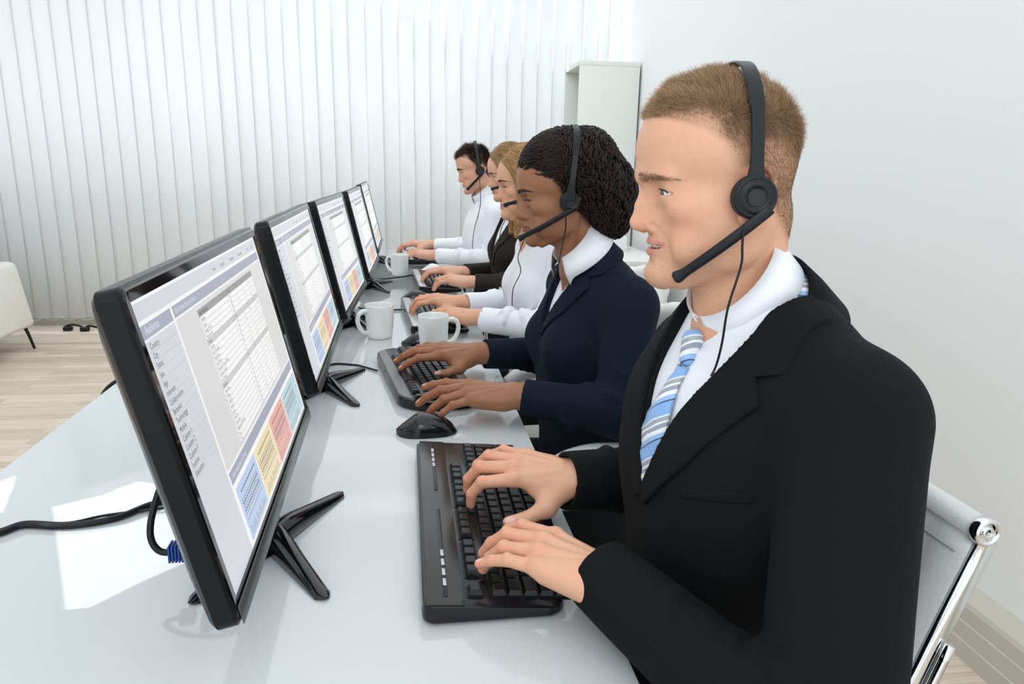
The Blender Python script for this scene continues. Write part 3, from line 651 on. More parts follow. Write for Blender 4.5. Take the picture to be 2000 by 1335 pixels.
def head_field(o, res):
    """o: options; head-local millimetres, x forward, y left, z up, origin between the ears"""
    F = MMField((-80, -92, o.get('zlow', -205)), (128, 92, 142), res); fem = o.get('fem', 0); j = 1-0.10*fem; bs = o.get('back_short', 0)
    F.ell((28, 0, 46), (75-bs, 73, 69.5), 0).ell((54, 0, 43), (58, 60, 62), 16).ell((-4, 0, -12), (44, 46, 40), 14).ell((6, 0, 32), (54-bs, 67, 60), 12)
    F.ell((36, 0, -18), (56, 60*j, 76), 16).ell((70+o.get('lip_x', 0), 0, -54), (28, 24*j, 28), 14)
    for s in (-1, 1):
        F.cone((14, 50*s*j, -52), (78, 11*s, -85+3*fem), 15, 12, 20); F.ell((26, 54*s*j, -30), (27, 12, 40), 16)
        F.ell((60, 45*s, -12), (24, 13, 15), 20)                                            # cheekbone
        F.cone((100, 9*s, 17), (86, 42*s, 18), 8.5-2.5*fem, 7-1.5*fem, 12)                      # brow
        F.ell((56, 42*s, -52), (22, 13, 20), 14)
    F.ell((78, 0, -84+3*fem), (15.5-2*fem, 19-2*fem, 13), 12)
    # neck
    nb = np.array(o.get('neck', (-20, 0, -150)), float); r0, r1 = o.get('neckr', (50, 54)); n0 = V3(2, 0, -40)
    F.cone(n0+V3(-2, 0, 0), nb, r0, r1, 18); F.cone(nb, nb+V3(-8, 0, -60), r1, r1+3, 10)
    for s in (-1, 1):
        F.cone((-8, 48*s, -28), nb+V3(r1*.72, 14*s, -8), 7, 6, 14)                                       # sternomastoid
        F.cone((-24, 22*s, -20), nb+V3(-20, 36*s, 6), 10, 16, 16)
        F.cone((22, 46*s, -62), (60, 20*s, -92), 6, 6, 10)
    if not fem: F.ell(nb*0.55+V3(30, 0, -60)*1.0+V3(4, 0, 0), (9, 9, 12), 8)
    # sockets, lids and eyes
    for s in (-1, 1):
        F.ell((103, 31*s, 4), (15, 15, 11), 9, 's'); F.ell((97, 19*s, 1), (8, 5, 9), 5, 's')
        F.ell((80, 32*s, 2), (13.4, 14.2, 13.2), 4.5)
        F.cone((88, 17*s, 8.6), (86, 43*s, 8.0), 3.2, 3.6, 4)                                   # lid fold
        F.cone((90, 20*s, -8), (83, 42*s, -6), 1.6, 1.6, 6)
        op = o.get('eye', 3.6); F.chain([(92, 20*s, .6), (95.5, 29*s, 2), (91, 39*s, 2.4), (84, 46*s, 1.6)], [1.8, op, op*.88, 1.5], .8, 's')
    # nose
    nt, nw = o.get('nose_tip', (108.5, -31)), o.get('nose_w', 1.0)
    tip = V3(nt[0], 0, nt[1])
    mid = V3((tip[0]+o.get('nasion', 102))/2+o.get('hump', 1.2), 0, tip[2]*0.42); F.cone((o.get('nasion', 102), 0, 7), mid, 6.4*nw, 7.4*nw, 4).cone(mid, tip+V3(.8, 0, 2), 7.4*nw, 8.8*nw, 3).ell(tip+V3(1, 0, 0), (8.8, 8.6*nw, 8.4), 4)
    for s in (-1, 1):
        F.cone((93, 6*s, 0), (93, 9.5*s*nw, -30), 5.5, 6.5, 12)
        F.ell((tip[0]-17, 12.8*s*nw, tip[2]-2.5), (12, 5.8*nw, 7.8), 2.4)
        F.cone(tip+V3(-1, 4*s, -3.5), (tip[0]-14, 9*s*nw, tip[2]-6.5), 3.4, 3.0, 3)
    F.cone(tip+V3(-3, 0, -4.5), (96, 0, tip[2]-9), 4.2, 4, 3)
    for s in (-1, 1): F.ell((tip[0]-11, 7.4*s*nw, tip[2]-9.8), (7.5, 2.9, 2.6), 1.2, 's')
    # mouth
    lf = o.get('lip', 1.0); op = o.get('mouth', 0); hm = o.get('smile', 0)
    zc = -55.5; lx = o.get('lip_x', 0)
    for s in (-1, 1):
        cw = 23+2*hm; cz = zc+4.5*hm; cx = 83-3*hm+lx
        F.chain([(97.5+lx, 2.5*s, zc+3.8+op*.5), (94.5+lx, 10*s, zc+3.6+op*.45), (cx, cw*s, cz)], [3.9*lf, 3.6*lf, 2.0], 3.0)
        F.chain([(95.5+lx, 0, zc-5.2-op*.5+hm*1.2), (92.0+lx, 11*s, zc-4.6-op*.4+hm*1.4), (cx-1, (cw-1.5)*s, cz-1)], [5.0*lf, 4.3*lf, 2.0], 3.2)
        F.ell((cx-1, (cw+4)*s, cz), (6, 4.5, 6), 4)
        if hm: F.chain([(94, 17*s*nw, -32), (86, 30*s, -46), (79, 33*s, -60)], [.6, .9, .4], 6, 's')
    F.ell((101+lx, 0, -45), (3.5, 3.2, 6), 3, 's'); F.ell((101.5+lx*.6, 0, -72.5), (9, 17, 4.6), 6, 's')
    if op:
        for s in (-1, 1): F.chain([(102+lx, 0, zc-.3), (98.5+lx, 9*s, zc-.2), (92.5+lx, 16*s, zc+.8*hm), (86+lx, 22.5*s, zc+3.2*hm)], [op, op*.95, op*.75, 1.0], 1.2, 's').chain([(98.5+lx, 0, zc-.2), (95+lx, 11*s, zc+.2)], [op*1.05, op*.95], .5, 's').chain([(94+lx, 0, zc), (90+lx, 13*s, zc+.8)], [op*1.15, op*.9], .5, 's').chain([(88+lx, 0, zc), (83+lx, 15*s, zc+1.2)], [op*1.3, op*.9], .5, 's')
    else: F.chain([(100+lx, 0, zc), (96+lx, 10, zc-.3), (84+lx, 23, zc+1+4*hm)], [1.2, 1.1, .8], 1.2, 's').chain([(100+lx, 0, zc), (96+lx, -10, zc-.3), (84+lx, -23, zc+1+4*hm)], [1.2, 1.1, .8], 1.2, 's')
    # ears
    for s in (-1, 1):
        R = np.array(Matrix.Rotation(math.radians(18*s), 3, 'Z') @ Matrix.Rotation(math.radians(-12), 3, 'Y'))
        ex = o.get('ear_x', 0); F.ell((-4+ex, 73*s, 4), (15, 5, 27), 4, 'u', R); a = np.linspace(-2.3, 2.5, 12)
        F.chain([np.array((-6+ex, 78*s, 8))+R@np.array((-15*math.cos(t*.9), 2*s, 24*math.sin(t*.62+.25))) for t in np.linspace(-1.6, 2.0, 9)], [3.6]*9, 2)
        F.ell((4+ex, 80*s, 2), (9, 6, 13), 3, 's', R); F.ell((2+ex, 74*s, -18), (7, 4.5, 9), 3)
    return F

def skin_colors(P, o):
    base = np.array(o['skin']); n = len(P); C = np.tile(base, (n, 1)); P = np.asarray(P)
    def mixc(w, c): w = np.clip(w, 0, 1)[:, None]; C[:] = C*(1-w)+np.asarray(c)*w
    red = base*np.array(o.get('redf', (1.0, .80, .78))); A = np.abs(P[:, 1]); Q = np.column_stack([P[:, 0], A, P[:, 2]])
    mixc(.55*gz(Q, (72, 40, -26), (26, 22, 20)), red); mixc(.5*gz(Q, (104, 6, -32), (16, 14, 12)), red); mixc(.25*gz(Q, (100, 0, 50), (25, 30, 18)), red)
    mixc(.30*noise1(P, 0.11, 3), base*np.array([.93, .86, .84])); mixc(.22*noise1(P, 0.6, 8), base*np.array([.94, .88, .86]))
    mixc(.6*gz(Q, (0, 82, 4), (24, 10, 30)), red*[1.0, .80, .78])
    # darker upper lids, redder inner eye corners, lips
    mixc(o.get('lid_dark', .35)*gz(Q, (90, 31, 9), (14, 15, 6)), o.get('lid', base*np.array([.75, .62, .58]))); mixc(.5*gz(Q, (96, 18, -1), (6, 5, 6)), red*.85)
    lc = np.array(o['lipc']); hm = o.get('smile', 0); op = o.get('mouth', 0); lf = o.get('lip', 1); zc = -55.5
    t = np.clip(A/(24+2*hm), 0, 1.2); zm = zc+4.5*hm*t**1.5; up = (4.4+op*.5)*(1-t**2)+3.2*lf*(1-t*.7); lo_ = (4.8+op*.6)*(1-t**1.6)+4.2*lf*(1-t*.8)
    w = smooth(1.02, .93, t)*smooth(0, 1.2, up+zm-P[:, 2])*smooth(0, 1.2, P[:, 2]-(zm-lo_-1.5))*(P[:, 0] > 71); mixc(w*.9, lc)
    if op: mixc(smooth(0, 1.5, 93+o.get('lip_x', 0)-11*t*t-P[:, 0])*smooth(0, 1, (op+1.2)*(1-t*.5)-np.abs(P[:, 2]-zm))*(P[:, 0] > 74-9*t)*smooth(.9, .8, t), (.10, .018, .015))
    # brows
    bz = o.get('brow_z', 17.5); bx = np.clip((A-12)/42, 0, 1); zb = bz+4.5*np.sin(bx*2.2)*o.get('brow_arch', 1)-3.5*bx; bt = o.get('brow_t', 4.2)*(1-.65*bx)
    w = smooth(1.25, .55, np.abs(P[:, 2]-zb)/bt)*smooth(10, 14, A)*smooth(56, 48, A)*(P[:, 0] > 50); mixc(w*o.get('brow_s', .8)*.55, o['browc'])
    # stubble
    if o.get('stubble'):
        low = smooth(-28, -62, P[:, 2]+.22*(P[:, 0]-60)+0)*smooth(-20, 12, P[:, 0])*smooth(-140, -108, P[:, 2]); ml = gz(Q, (100, 8, -46), (10, 15, 5))
        w = (low*.62+ml*.6)*(.62+.38*np.sign(noise1(P, 2.1, 9)))*o['stubble']; mixc(w, o['stubc'])
    return C, mixc

def hair_mask(P, kind, ex=-2):
    x, y, z = P.T
    if kind == 'short':     # front edge of the hair as a function of height
        fx = np.interp(z, [-60, -30, -2, 0, 30, 50, 62, 74, 84, 200], [-36, -22, -8, 22, 30, 42, 62, 96, 130, 200])
        lowz = np.interp(x, [-80, -40, -8, 10, 40], [-52, -48, -14, -14, -14])
        m = smooth(-9, 12, fx-x)*smooth(-8, 16, z-lowz); m = m*(1-.62*smooth(34, 60, x)*smooth(96, 66, z)*smooth(20, 40, np.abs(y)))
    else:
        fx = np.interp(z, [-60, -30, 0, 30, 50, 64, 78, 90, 200], [-30, -20, 16, 34, 48, 72, 100, 140, 200]); m = smooth(-5, 5, fx-x)*smooth(-6, 8, z+50)
    return m*(1-smooth(1.15, .9, np.sqrt(((x-ex)/19)**2+((z-2)/29)**2))*smooth(66, 70, np.abs(y)))

def make_head(o, res):
    F = head_field(o, res); V, Q = F.mesh()
    sk = 17 if o['res'] < 1.6 else 0
    C, mixc = skin_colors(V, o)
    N = vnormals(V, Q); m = hair_mask(V, o.get('hk', 'short'), o.get('ear_x', 0)-2); hc = np.array(o['hairc'])
    if o.get('scalp', 1):
        top = smooth(35, 80, V[:, 2]+np.clip(-V[:, 0], 0, 90)*.25); mixc(m*(.62+.25*top)*o.get('scalp', 1)*(1+.25*noise1(V, 1.1, 31)), hc*(.85+.25*(1-top[:, None])))
    return V, Q, C, N, m

def hand_field(F, W, X, Zd, side, pose, size=1.0):
    """W wrist, X towards the fingers, Zd back of the hand; side +1 left, -1 right"""
    M = frame(W, X, Zd); sg = -side        # thumb on local -y for the left hand
    T = lambda p: xf(M, [np.array(p, float)*size*np.array([1, sg, 1])])[0]; r = size
    mcp = dict(i=(.092, .027, .002), m=(.095, .006, .005), r=(.089, -.014, .003), p=(.080, -.032, -.002)); nails = []
    fe = pose.get('fore'); F.cone(T((-.05, .0, -.002)) if fe is None else np.array(W)+unit(np.array(fe)-W)*.06, T((0, 0, 0)), .027*r, .0245*r, .01); F.cone(T((-.02, .010, .0)), T((.004, .013, 0)), .018*r, .017*r, .012); F.cone(T((-.02, -.010, .0)), T((.004, -.012, -.001)), .018*r, .017*r, .012)
    for k, c in (('i', (.010, .013, -.001)), ('m', (.010, .003, .002)), ('r', (.010, -.007, .001)), ('p', (.010, -.016, -.003))): F.cone(T(c), T(mcp[k]), .0155*r, .0108*r, .010); F.cone(T((.025, mcp[k][1]*.35+.002, .0155)), T(np.array(mcp[k])+(-.004, 0, .0075)), .0022*r, .0034*r, .006)
    F.cone(T((.025, .018, -.012)), T((.060, .026, -.010)), .014*r, .011*r, .012); F.cone(T((.02, -.020, -.010)), T((.068, -.027, -.010)), .014*r, .010*r, .012)
    LEN = dict(i=(.044, .026, .020), m=(.048, .029, .021), r=(.045, .027, .020), p=(.035, .021, .018)); RAD = dict(i=1, m=1.03, r=.97, p=.84)
    for k in 'imrp':
        sp, a1, a2, a3 = pose[k]; p = np.array(mcp[k]); q = RAD[k]; pts = [p]; pit = 0; sy = math.radians(sp)
        for L, a in zip(LEN[k], (a1, a2, a3)):
            pit -= math.radians(a); d = np.array([math.cos(pit)*math.cos(sy), math.cos(pit)*math.sin(sy), math.sin(pit)]); p = p+d*L; pts.append(p)
        rr = [.0104*q, .0090*q, .0079*q, .0066*q]
        F.cone(T(pts[0]), T(pts[1]), rr[0]*r, rr[1]*r*.96, .004); F.cone(T(pts[1]), T(pts[2]), rr[1]*r, rr[2]*r*.96, .0018); F.cone(T(pts[2]), T(pts[3]), rr[2]*r, rr[3]*r, .0016)
        up = np.array([-math.sin(pit)*math.cos(sy), -math.sin(pit)*math.sin(sy), math.cos(pit)]); F.ell(T(pts[1]+np.array([0, 0, .0028])), (.0074*r*q,)*3, .003); F.ell(T(pts[2]+np.array([0, 0, .0020])), (.0064*r*q,)*3, .002)
        tp = pts[3]-d*.0035; nails.append((T(tp+up*.0060*q), (T(tp+d)-T(tp)), T(tp+up)-T(tp), .0048*q*r)); F.ell(T(pts[0]+np.array([-.002, 0, .006])), (.0085*r, .0068*r, .0060*r), .006)
    (t1, t2, t3) = pose['t']; c = np.array((.022, .020, -.008)); a = np.array(t1); b = np.array(t2); e = np.array(t3)
    F.cone(T(c), T(a), .0165*r, .0125*r, .012); F.cone(T(a), T(b), .0118*r, .0098*r, .005); F.cone(T(b), T(e), .0102*r, .0080*r, .002); F.cone(T((.05, .02, -.008)), T(a), .010*r, .009*r, .014)
    d = unit(e-b); up = unit(np.cross(d, np.cross((0, .35, 1), d))); nails.append((T(e-d*.003+up*.0072), T(e+d)-T(e), T(e+up)-T(e), .0058*r))
    return nails, M
RELAX = dict(i=(6, 12, 34, 18), m=(1, 16, 36, 20), r=(-5, 18, 34, 20), p=(-13, 16, 30, 18), t=((.050, .044, -.016), (.080, .050, -.022), (.106, .046, -.028)))
def make_hand(o, W, X, Zd, side, pose, res, size=1.0):
    W = np.array(W, float); M = frame(W, X, Zd); c = xf(M, [(.05, 0, -.01)])[0]; F = Field(c-.165, c+.165, res)
    nails, M = hand_field(F, W, X, Zd, side, pose, size); V, Q = F.mesh(); base = np.array(o['skin'])*o.get('handf', 1.0); C = np.tile(base, (len(V), 1))
    red = base*[1.0, .74, .70]
    def mixc(w, c): nonlocal C; w = np.clip(w, 0, 1)[:, None]; C = C*(1-w)+np.asarray(c)*w
    L = xf(np.linalg.inv(M), V); mixc(.5*smooth(.08, .16, L[:, 0]), red); mixc(.2*noise1(V, 160, 5), red)
    kn = np.zeros(len(V))
    for k, (x, y) in dict(i=(.092, .027), m=(.095, .006), r=(.089, -.014), p=(.080, -.032)).items(): kn += gz(L, (x, -y*side, .012), (.010, .009, .01))
    mixc(.35*kn, red*.95)
    for p, d, u, rr in nails:
        d = unit(d); u = unit(u); s_ = np.cross(d, u); R = V-p; w = smooth(1.15, .85, np.sqrt((R@d/(rr*1.35))**2+(R@s_/rr)**2+(R@u/(rr*.75))**2)); mixc(w, o['nail'])
    return V, Q, C

def setup(b):
    """elbows and wrists are given in the room, the trunk in its own frame turned by rot about the spine"""
    a = math.radians(b.get('rot', 0)); b['piv'] = V3(b['cx'], b['yc'], 0); b['R'] = rotz(a)[:3, :3]
    for k in ('elL', 'elR', 'wrL', 'wrR'): b[k+'_w'] = V3(*b[k]); b[k] = (V3(*b[k])-b['piv'])@b['R']+b['piv']
    return b
def L2W(b, V): return (np.asarray(V)-b['piv'])@b['R'].T+b['piv']
def W2L(b, V): return (np.asarray(V)-b['piv'])@b['R']+b['piv']
def sdpoly(pts):
    P = np.asarray(pts, float)
    def fn(y, z):
        y, z = np.broadcast_arrays(y, z); d = np.full(y.shape, 1e9); s = np.ones(y.shape); n = len(P); j = n-1
        for i in range(n):
            e = P[j]-P[i]; wy, wz = y-P[i, 0], z-P[i, 1]; t = np.clip((wy*e[0]+wz*e[1])/(e@e), 0, 1); by, bz = wy-e[0]*t, wz-e[1]*t; d = np.minimum(d, by*by+bz*bz)
            c1 = z >= P[i, 1]; c2 = z < P[j, 1]; c3 = e[0]*wz > e[1]*wy; al = (c1 & c2 & c3) | (~c1 & ~c2 & ~c3); s = np.where(al, -s, s); j = i
        return s*np.sqrt(d)
    return fn

def torso(F, b, off, arms=True, hollow=True):
    """clothed upper body; b: joints"""
    g = b.get('girth', 1.0); N, L, R = map(np.array, (b['neck'], b['shL'], b['shR'])); yc = b['yc']; o = off; cx = b['cx']
    wd = abs(L[1]-R[1])/2
    F.cone(L+[.0, .015, -.004], R+[.0, -.015, -.004], .052*g+o, .052*g+o, .03)
    F.cone(N+[.012, -.035, -.01], L+[.0, .018, .010], .052*g+o, .050*g+o, .035).cone(N+[.012, .035, -.01], R+[.0, -.01, .004], .046*g+o, .046*g+o, .035)
    F.ell((cx-.012, yc, N[2]-.17), (.106*g+o, wd*.93+o, .155+o), .045); F.ell((cx+.02, yc, N[2]-.14), (.105*g+o, wd*.98+o, .16+o), .05)
    F.ell((cx-.002, yc, N[2]-.31), (.112*g*b.get('belly', 1)+o, wd*.82+o, .19+o), .05); F.ell((cx+.02, yc, N[2]-.47), (.135*g+o, wd*.94+o, .13+o), .05)
    if b.get('pecs'):
        for s_ in (-1, 1): F.ell((cx-.018, yc+s_*b['pecs'], N[2]-.175), (.088*g+o, .085+o, .125+o), .04)
    for q in b.get('bust', []): F.ell(np.array((cx, yc, N[2]))+np.array(q[:3]), (q[3]+o, q[3]*.95+o, q[3]+o), .03)
    if arms:
        for S_, E_, W_ in ((L, b['elL'], b['wrL']), (R, b['elR'], b['wrR'])):
            E_ = np.array(E_); W_ = np.array(W_); u = unit(W_-E_); F.cone(S_, E_, .060*g*b.get('arm', 1)+o, .050*g*b.get('arm', 1)+o, .03)
            c = W_-u*b.get('cuffback', .0); F.cone(E_, E_+u*.06, .050*g*b.get('arm', 1)+o, .047*g*b.get('arm', 1)+o, .025); F.cutcone(E_+u*.02, c, .048*g*b.get('arm', 1)+o, b.get('cuff', .037)+o, .012)
            if hollow: F.cutcone(c-u*.05, c+u*.02, b.get('cuff', .037)+o-max(.005, 2.0*F.res), b.get('cuff', .037)+o-max(.0045, 1.9*F.res), .001, 's')
    return F
def wrinkles(F, b, amp, seed=3):
    """soft cloth folds as low ridges at the elbows, armpits and along the sleeves"""
    g = np.random.default_rng(seed)
    for S_, E_, W_ in ((b['shL'], b['elL'], b['wrL']), (b['shR'], b['elR'], b['wrR'])):
        S_, E_, W_ = map(np.array, (S_, E_, W_)); u1, u2 = unit(E_-S_), unit(W_-E_); bi = unit(np.cross(u1, u2)); inn = unit(u2-u1)
        for k in range(9):
            if k < 5: c = E_+inn*.02+(u2 if k % 2 else -u1)*g.uniform(.0, .07); ax = u2 if k % 2 else u1; r = .045
            else: c = E_+u2*g.uniform(.04, max(.05, min(.17, np.linalg.norm(W_-E_)-.06))); ax = u2; r = .040
            th0 = g.uniform(0, 6.28); pts = []; e1 = unit(np.cross(ax, bi)); e2 = bi; sl = g.uniform(-.5, .5)
            for t in np.linspace(-.9, .9, 6): pts.append(c+(e1*math.cos(th0+t)+e2*math.sin(th0+t))*r+ax*sl*t*.05)
            F.chain(pts, [.002*amp, .005*amp, .0065*amp, .0065*amp, .005*amp, .002*amp], .009)
    return F
def body_bounds(b, m=.09):
    P = np.array([b['neck'], b['shL'], b['shR'], b['elL'], b['elR'], b['wrL'], b['wrR'], (b['cx']+.16, b['yc'], b['neck'][2]-.5), (b['cx']-.14, b['yc'], b['neck'][2]-.5)], float); return P.min(0)-m, P.max(0)+m
def vcut(F, poly, xmax, yc, deep=True, k=.001):
    f = sdpoly(poly); P = np.asarray(poly); lo = (xmax-.35, yc+P[:, 0].min(), P[:, 1].min()); hi = (xmax, yc+P[:, 0].max(), P[:, 1].max())
    return F.op(lo, hi, lambda x, y, z: np.maximum(f(y-yc, z)+0*x, x-xmax), k, 's')
def lapel(b, poly, o_in, o_out, xmax, res):
    yc = b['yc']; P = np.asarray(poly); lo = np.array((xmax-.32, yc+P[:, 0].min()-.01, P[:, 1].min()-.01)); hi = np.array((xmax+.005, yc+P[:, 0].max()+.01, P[:, 1].max()+.01))
    A = Field(lo, hi, res); torso(A, b, o_out, arms=False); B = Field(lo, hi, res); torso(B, b, o_in, arms=False); f = sdpoly(poly)
    x = (A.lo[0]+np.arange(A.n[0])*res)[:, None, None]; y = (A.lo[1]+np.arange(A.n[1])*res)[None, :, None]; z = (A.lo[2]+np.arange(A.n[2])*res)[None, None, :]
    A.F = np.maximum(np.maximum(A.F, -B.F), np.maximum((f(y-yc, z)+0*x), x-xmax)).astype(np.float32); A.F[0] = A.F[-1] = .05; A.F[:, 0] = A.F[:, -1] = .05; A.F[:, :, 0] = A.F[:, :, -1] = .05
    return A.mesh()
def collar_sheet(c, ax, rings, n=48, a0=25, a1=335):
    """sheet round the neck; c centre, ax (tilt) unit axis; rings: list of fn(angle)->(radius_x, radius_y, height); angle 0 = front"""
    M = frame(c, np.cross((0, 1, 0), ax) if False else V3(-1, 0, 0)-ax*(V3(-1, 0, 0)@ax), ax); G = []
    for a in np.linspace(a0, a1, n):
        t = math.radians(a); row = []
        for fn in rings: rx, ry, h = fn(a); row.append(xf(M, [(rx*math.cos(t), ry*math.sin(t), h)])[0])
        G.append(row)
    return np.array(G)
m_skin = lambda n, ss=.12: mat('skin_'+n, (1, 1, 1), 0.46, attr='Col', sss=ss, bump=(900, .06, 2), spec=.38)
m_hair = lambda n: mat('hair_'+n, (1, 1, 1), 0.45, attr='Col', spec=.25)
m_eye = mat('eye_white', (0.72, 0.70, 0.68), 0.12, coat=.6); m_pupil = mat('pupil', (0.004, 0.004, 0.004), 0.08); m_lash = mat('lash', (0.012, 0.009, 0.008), 0.6); m_teeth = mat('teeth', (0.80, 0.77, 0.70), 0.2, coat=.4)

def brows(o, V, Q, N, Mh, r):
    c = V[Q].mean(1); A = np.abs(c[:, 1]); bz = o.get('brow_z', 17.5); bx = np.clip((A-12)/42, 0, 1); zb = bz+4.5*np.sin(bx*2.2)*o.get('brow_arch', 1)-3.5*bx; bt = o.get('brow_t', 4.2)*(1-.65*bx)
    w = smooth(1.1, .7, np.abs(c[:, 2]-zb)/bt)*smooth(9, 13, A)*smooth(54, 46, A)*(c[:, 0] > 50); g = np.random.default_rng(3); n = o.get('brow_n', 520); i = g.choice(len(Q), n, p=w/w.sum()); p = c[i]+g.normal(0, .5, (n, 3)); nn = N[Q[i, 0]]; s_ = np.sign(p[:, 1])
    t = bx[i]; d = np.stack([-.3-.5*t, s_*(.6+.2*t), .55-.9*t], 1)+g.normal(0, .12, (n, 3)); d = d-nn*np.sum(d*nn, 1)[:, None]; d /= np.linalg.norm(d, axis=1)[:, None]; L = 5.5*(.7+.5*g.random(n)); P = np.stack([p-nn*.3+d*(L*k/3)[:, None]+nn*(.9*math.sin(k*1.05)) for k in range(4)], 1)
    Vb, Qb = strands(P, .22 if o['res'] < 1.8 else .36, .06, 3); hc = np.array(o['browc']); mesh_obj('eyebrows', xf(Mh, Vb), Qb, m_hair(o['key']), r, True, np.tile(hc, (len(Vb), 1)))
def add_face_bits(o, Mh, r):
    gx = math.radians(o.get('gaze_down', 10)); ir = mat('iris_'+o['iris'][0], o['iris'][1], 0.15, coat=.6)
    for s in (-1, 1):
        c = V3(80, 32*s, 2); b = MB(); d = V3(math.cos(gx), s*o.get('verge', 0), -math.sin(gx)); Me = Mh @ frame(c, d, (0, 0, 1)) @ np.array([[0, 0, 1, 0], [0, 1, 0, 0], [-1, 0, 0, 0], [0, 0, 0, 1.]])
        prof = [(12.15*math.sin(a), 12.15*math.cos(a)) for a in np.linspace(math.pi, math.radians(28), 14)]; b.lathe(prof, 24, Me, 0)
        b.lathe([(12.15*math.sin(math.radians(28)), 12.15*math.cos(math.radians(28))), (4.2, 11.6), (2.2, 11.9)], 24, Me, 1); b.lathe([(2.2, 11.9), (.01, 12.0)], 24, Me, 2)
        b.build('eye', [m_eye, ir, m_pupil], r)
        op = o.get('eye', 3.6); b = MB()
        P = []
        for t in np.linspace(-1, 1, 13):
            y = 31*s+12.6*t*s; xx = 93-0.0; w = math.sqrt(max(0, 1-t*t)); zz = 2.0+op*w; yy = y-32*s; rr = 13.5; x = 80+math.sqrt(max(1, rr*rr-yy*yy-(zz-2)**2)); P.append((x+.3, y, zz+.1))
        b.tube(xf(Mh, P), .0007*o.get('lash', 1), 6)
        if o.get('lash', 1) > 1.2:
            for p in P[2:-1]: b.tube(xf(Mh, spline([p, np.array(p)+(5, 1.2*s, -1.5), np.array(p)+(8.5, 2.4*s, 1.0)], 5)), [.0003, .00028, .0002, .00015, .0001], 4)
        b.build('eyelashes', m_lash, r)
    if o.get('mouth', 0) and o.get('teeth', 1):
        b = MB(); hm = o.get('smile', 0)
        for i in range(-5, 6):
            t = i/5.0; x = 93.5+o.get('lip_x', 0)-9*t*t; y = 17*t; w = 4.3 if abs(i) < 2 else 3.6; an = math.atan2(-2*9*t/5, 17/5)
            M = Mh @ trs((x, y, -53.4+2.0*abs(t)**2*hm+.25*(i % 2)), np.array(Matrix.Rotation(math.atan(-18*t/17), 3, 'Z'))); v, f = rbox((-2.5, -w/2+.05, -3.6), (1.0, w/2-.05, 5), 1.1, 3); b.add(xf(M, v), f)
        b.build('teeth', m_teeth, r, 'auto')

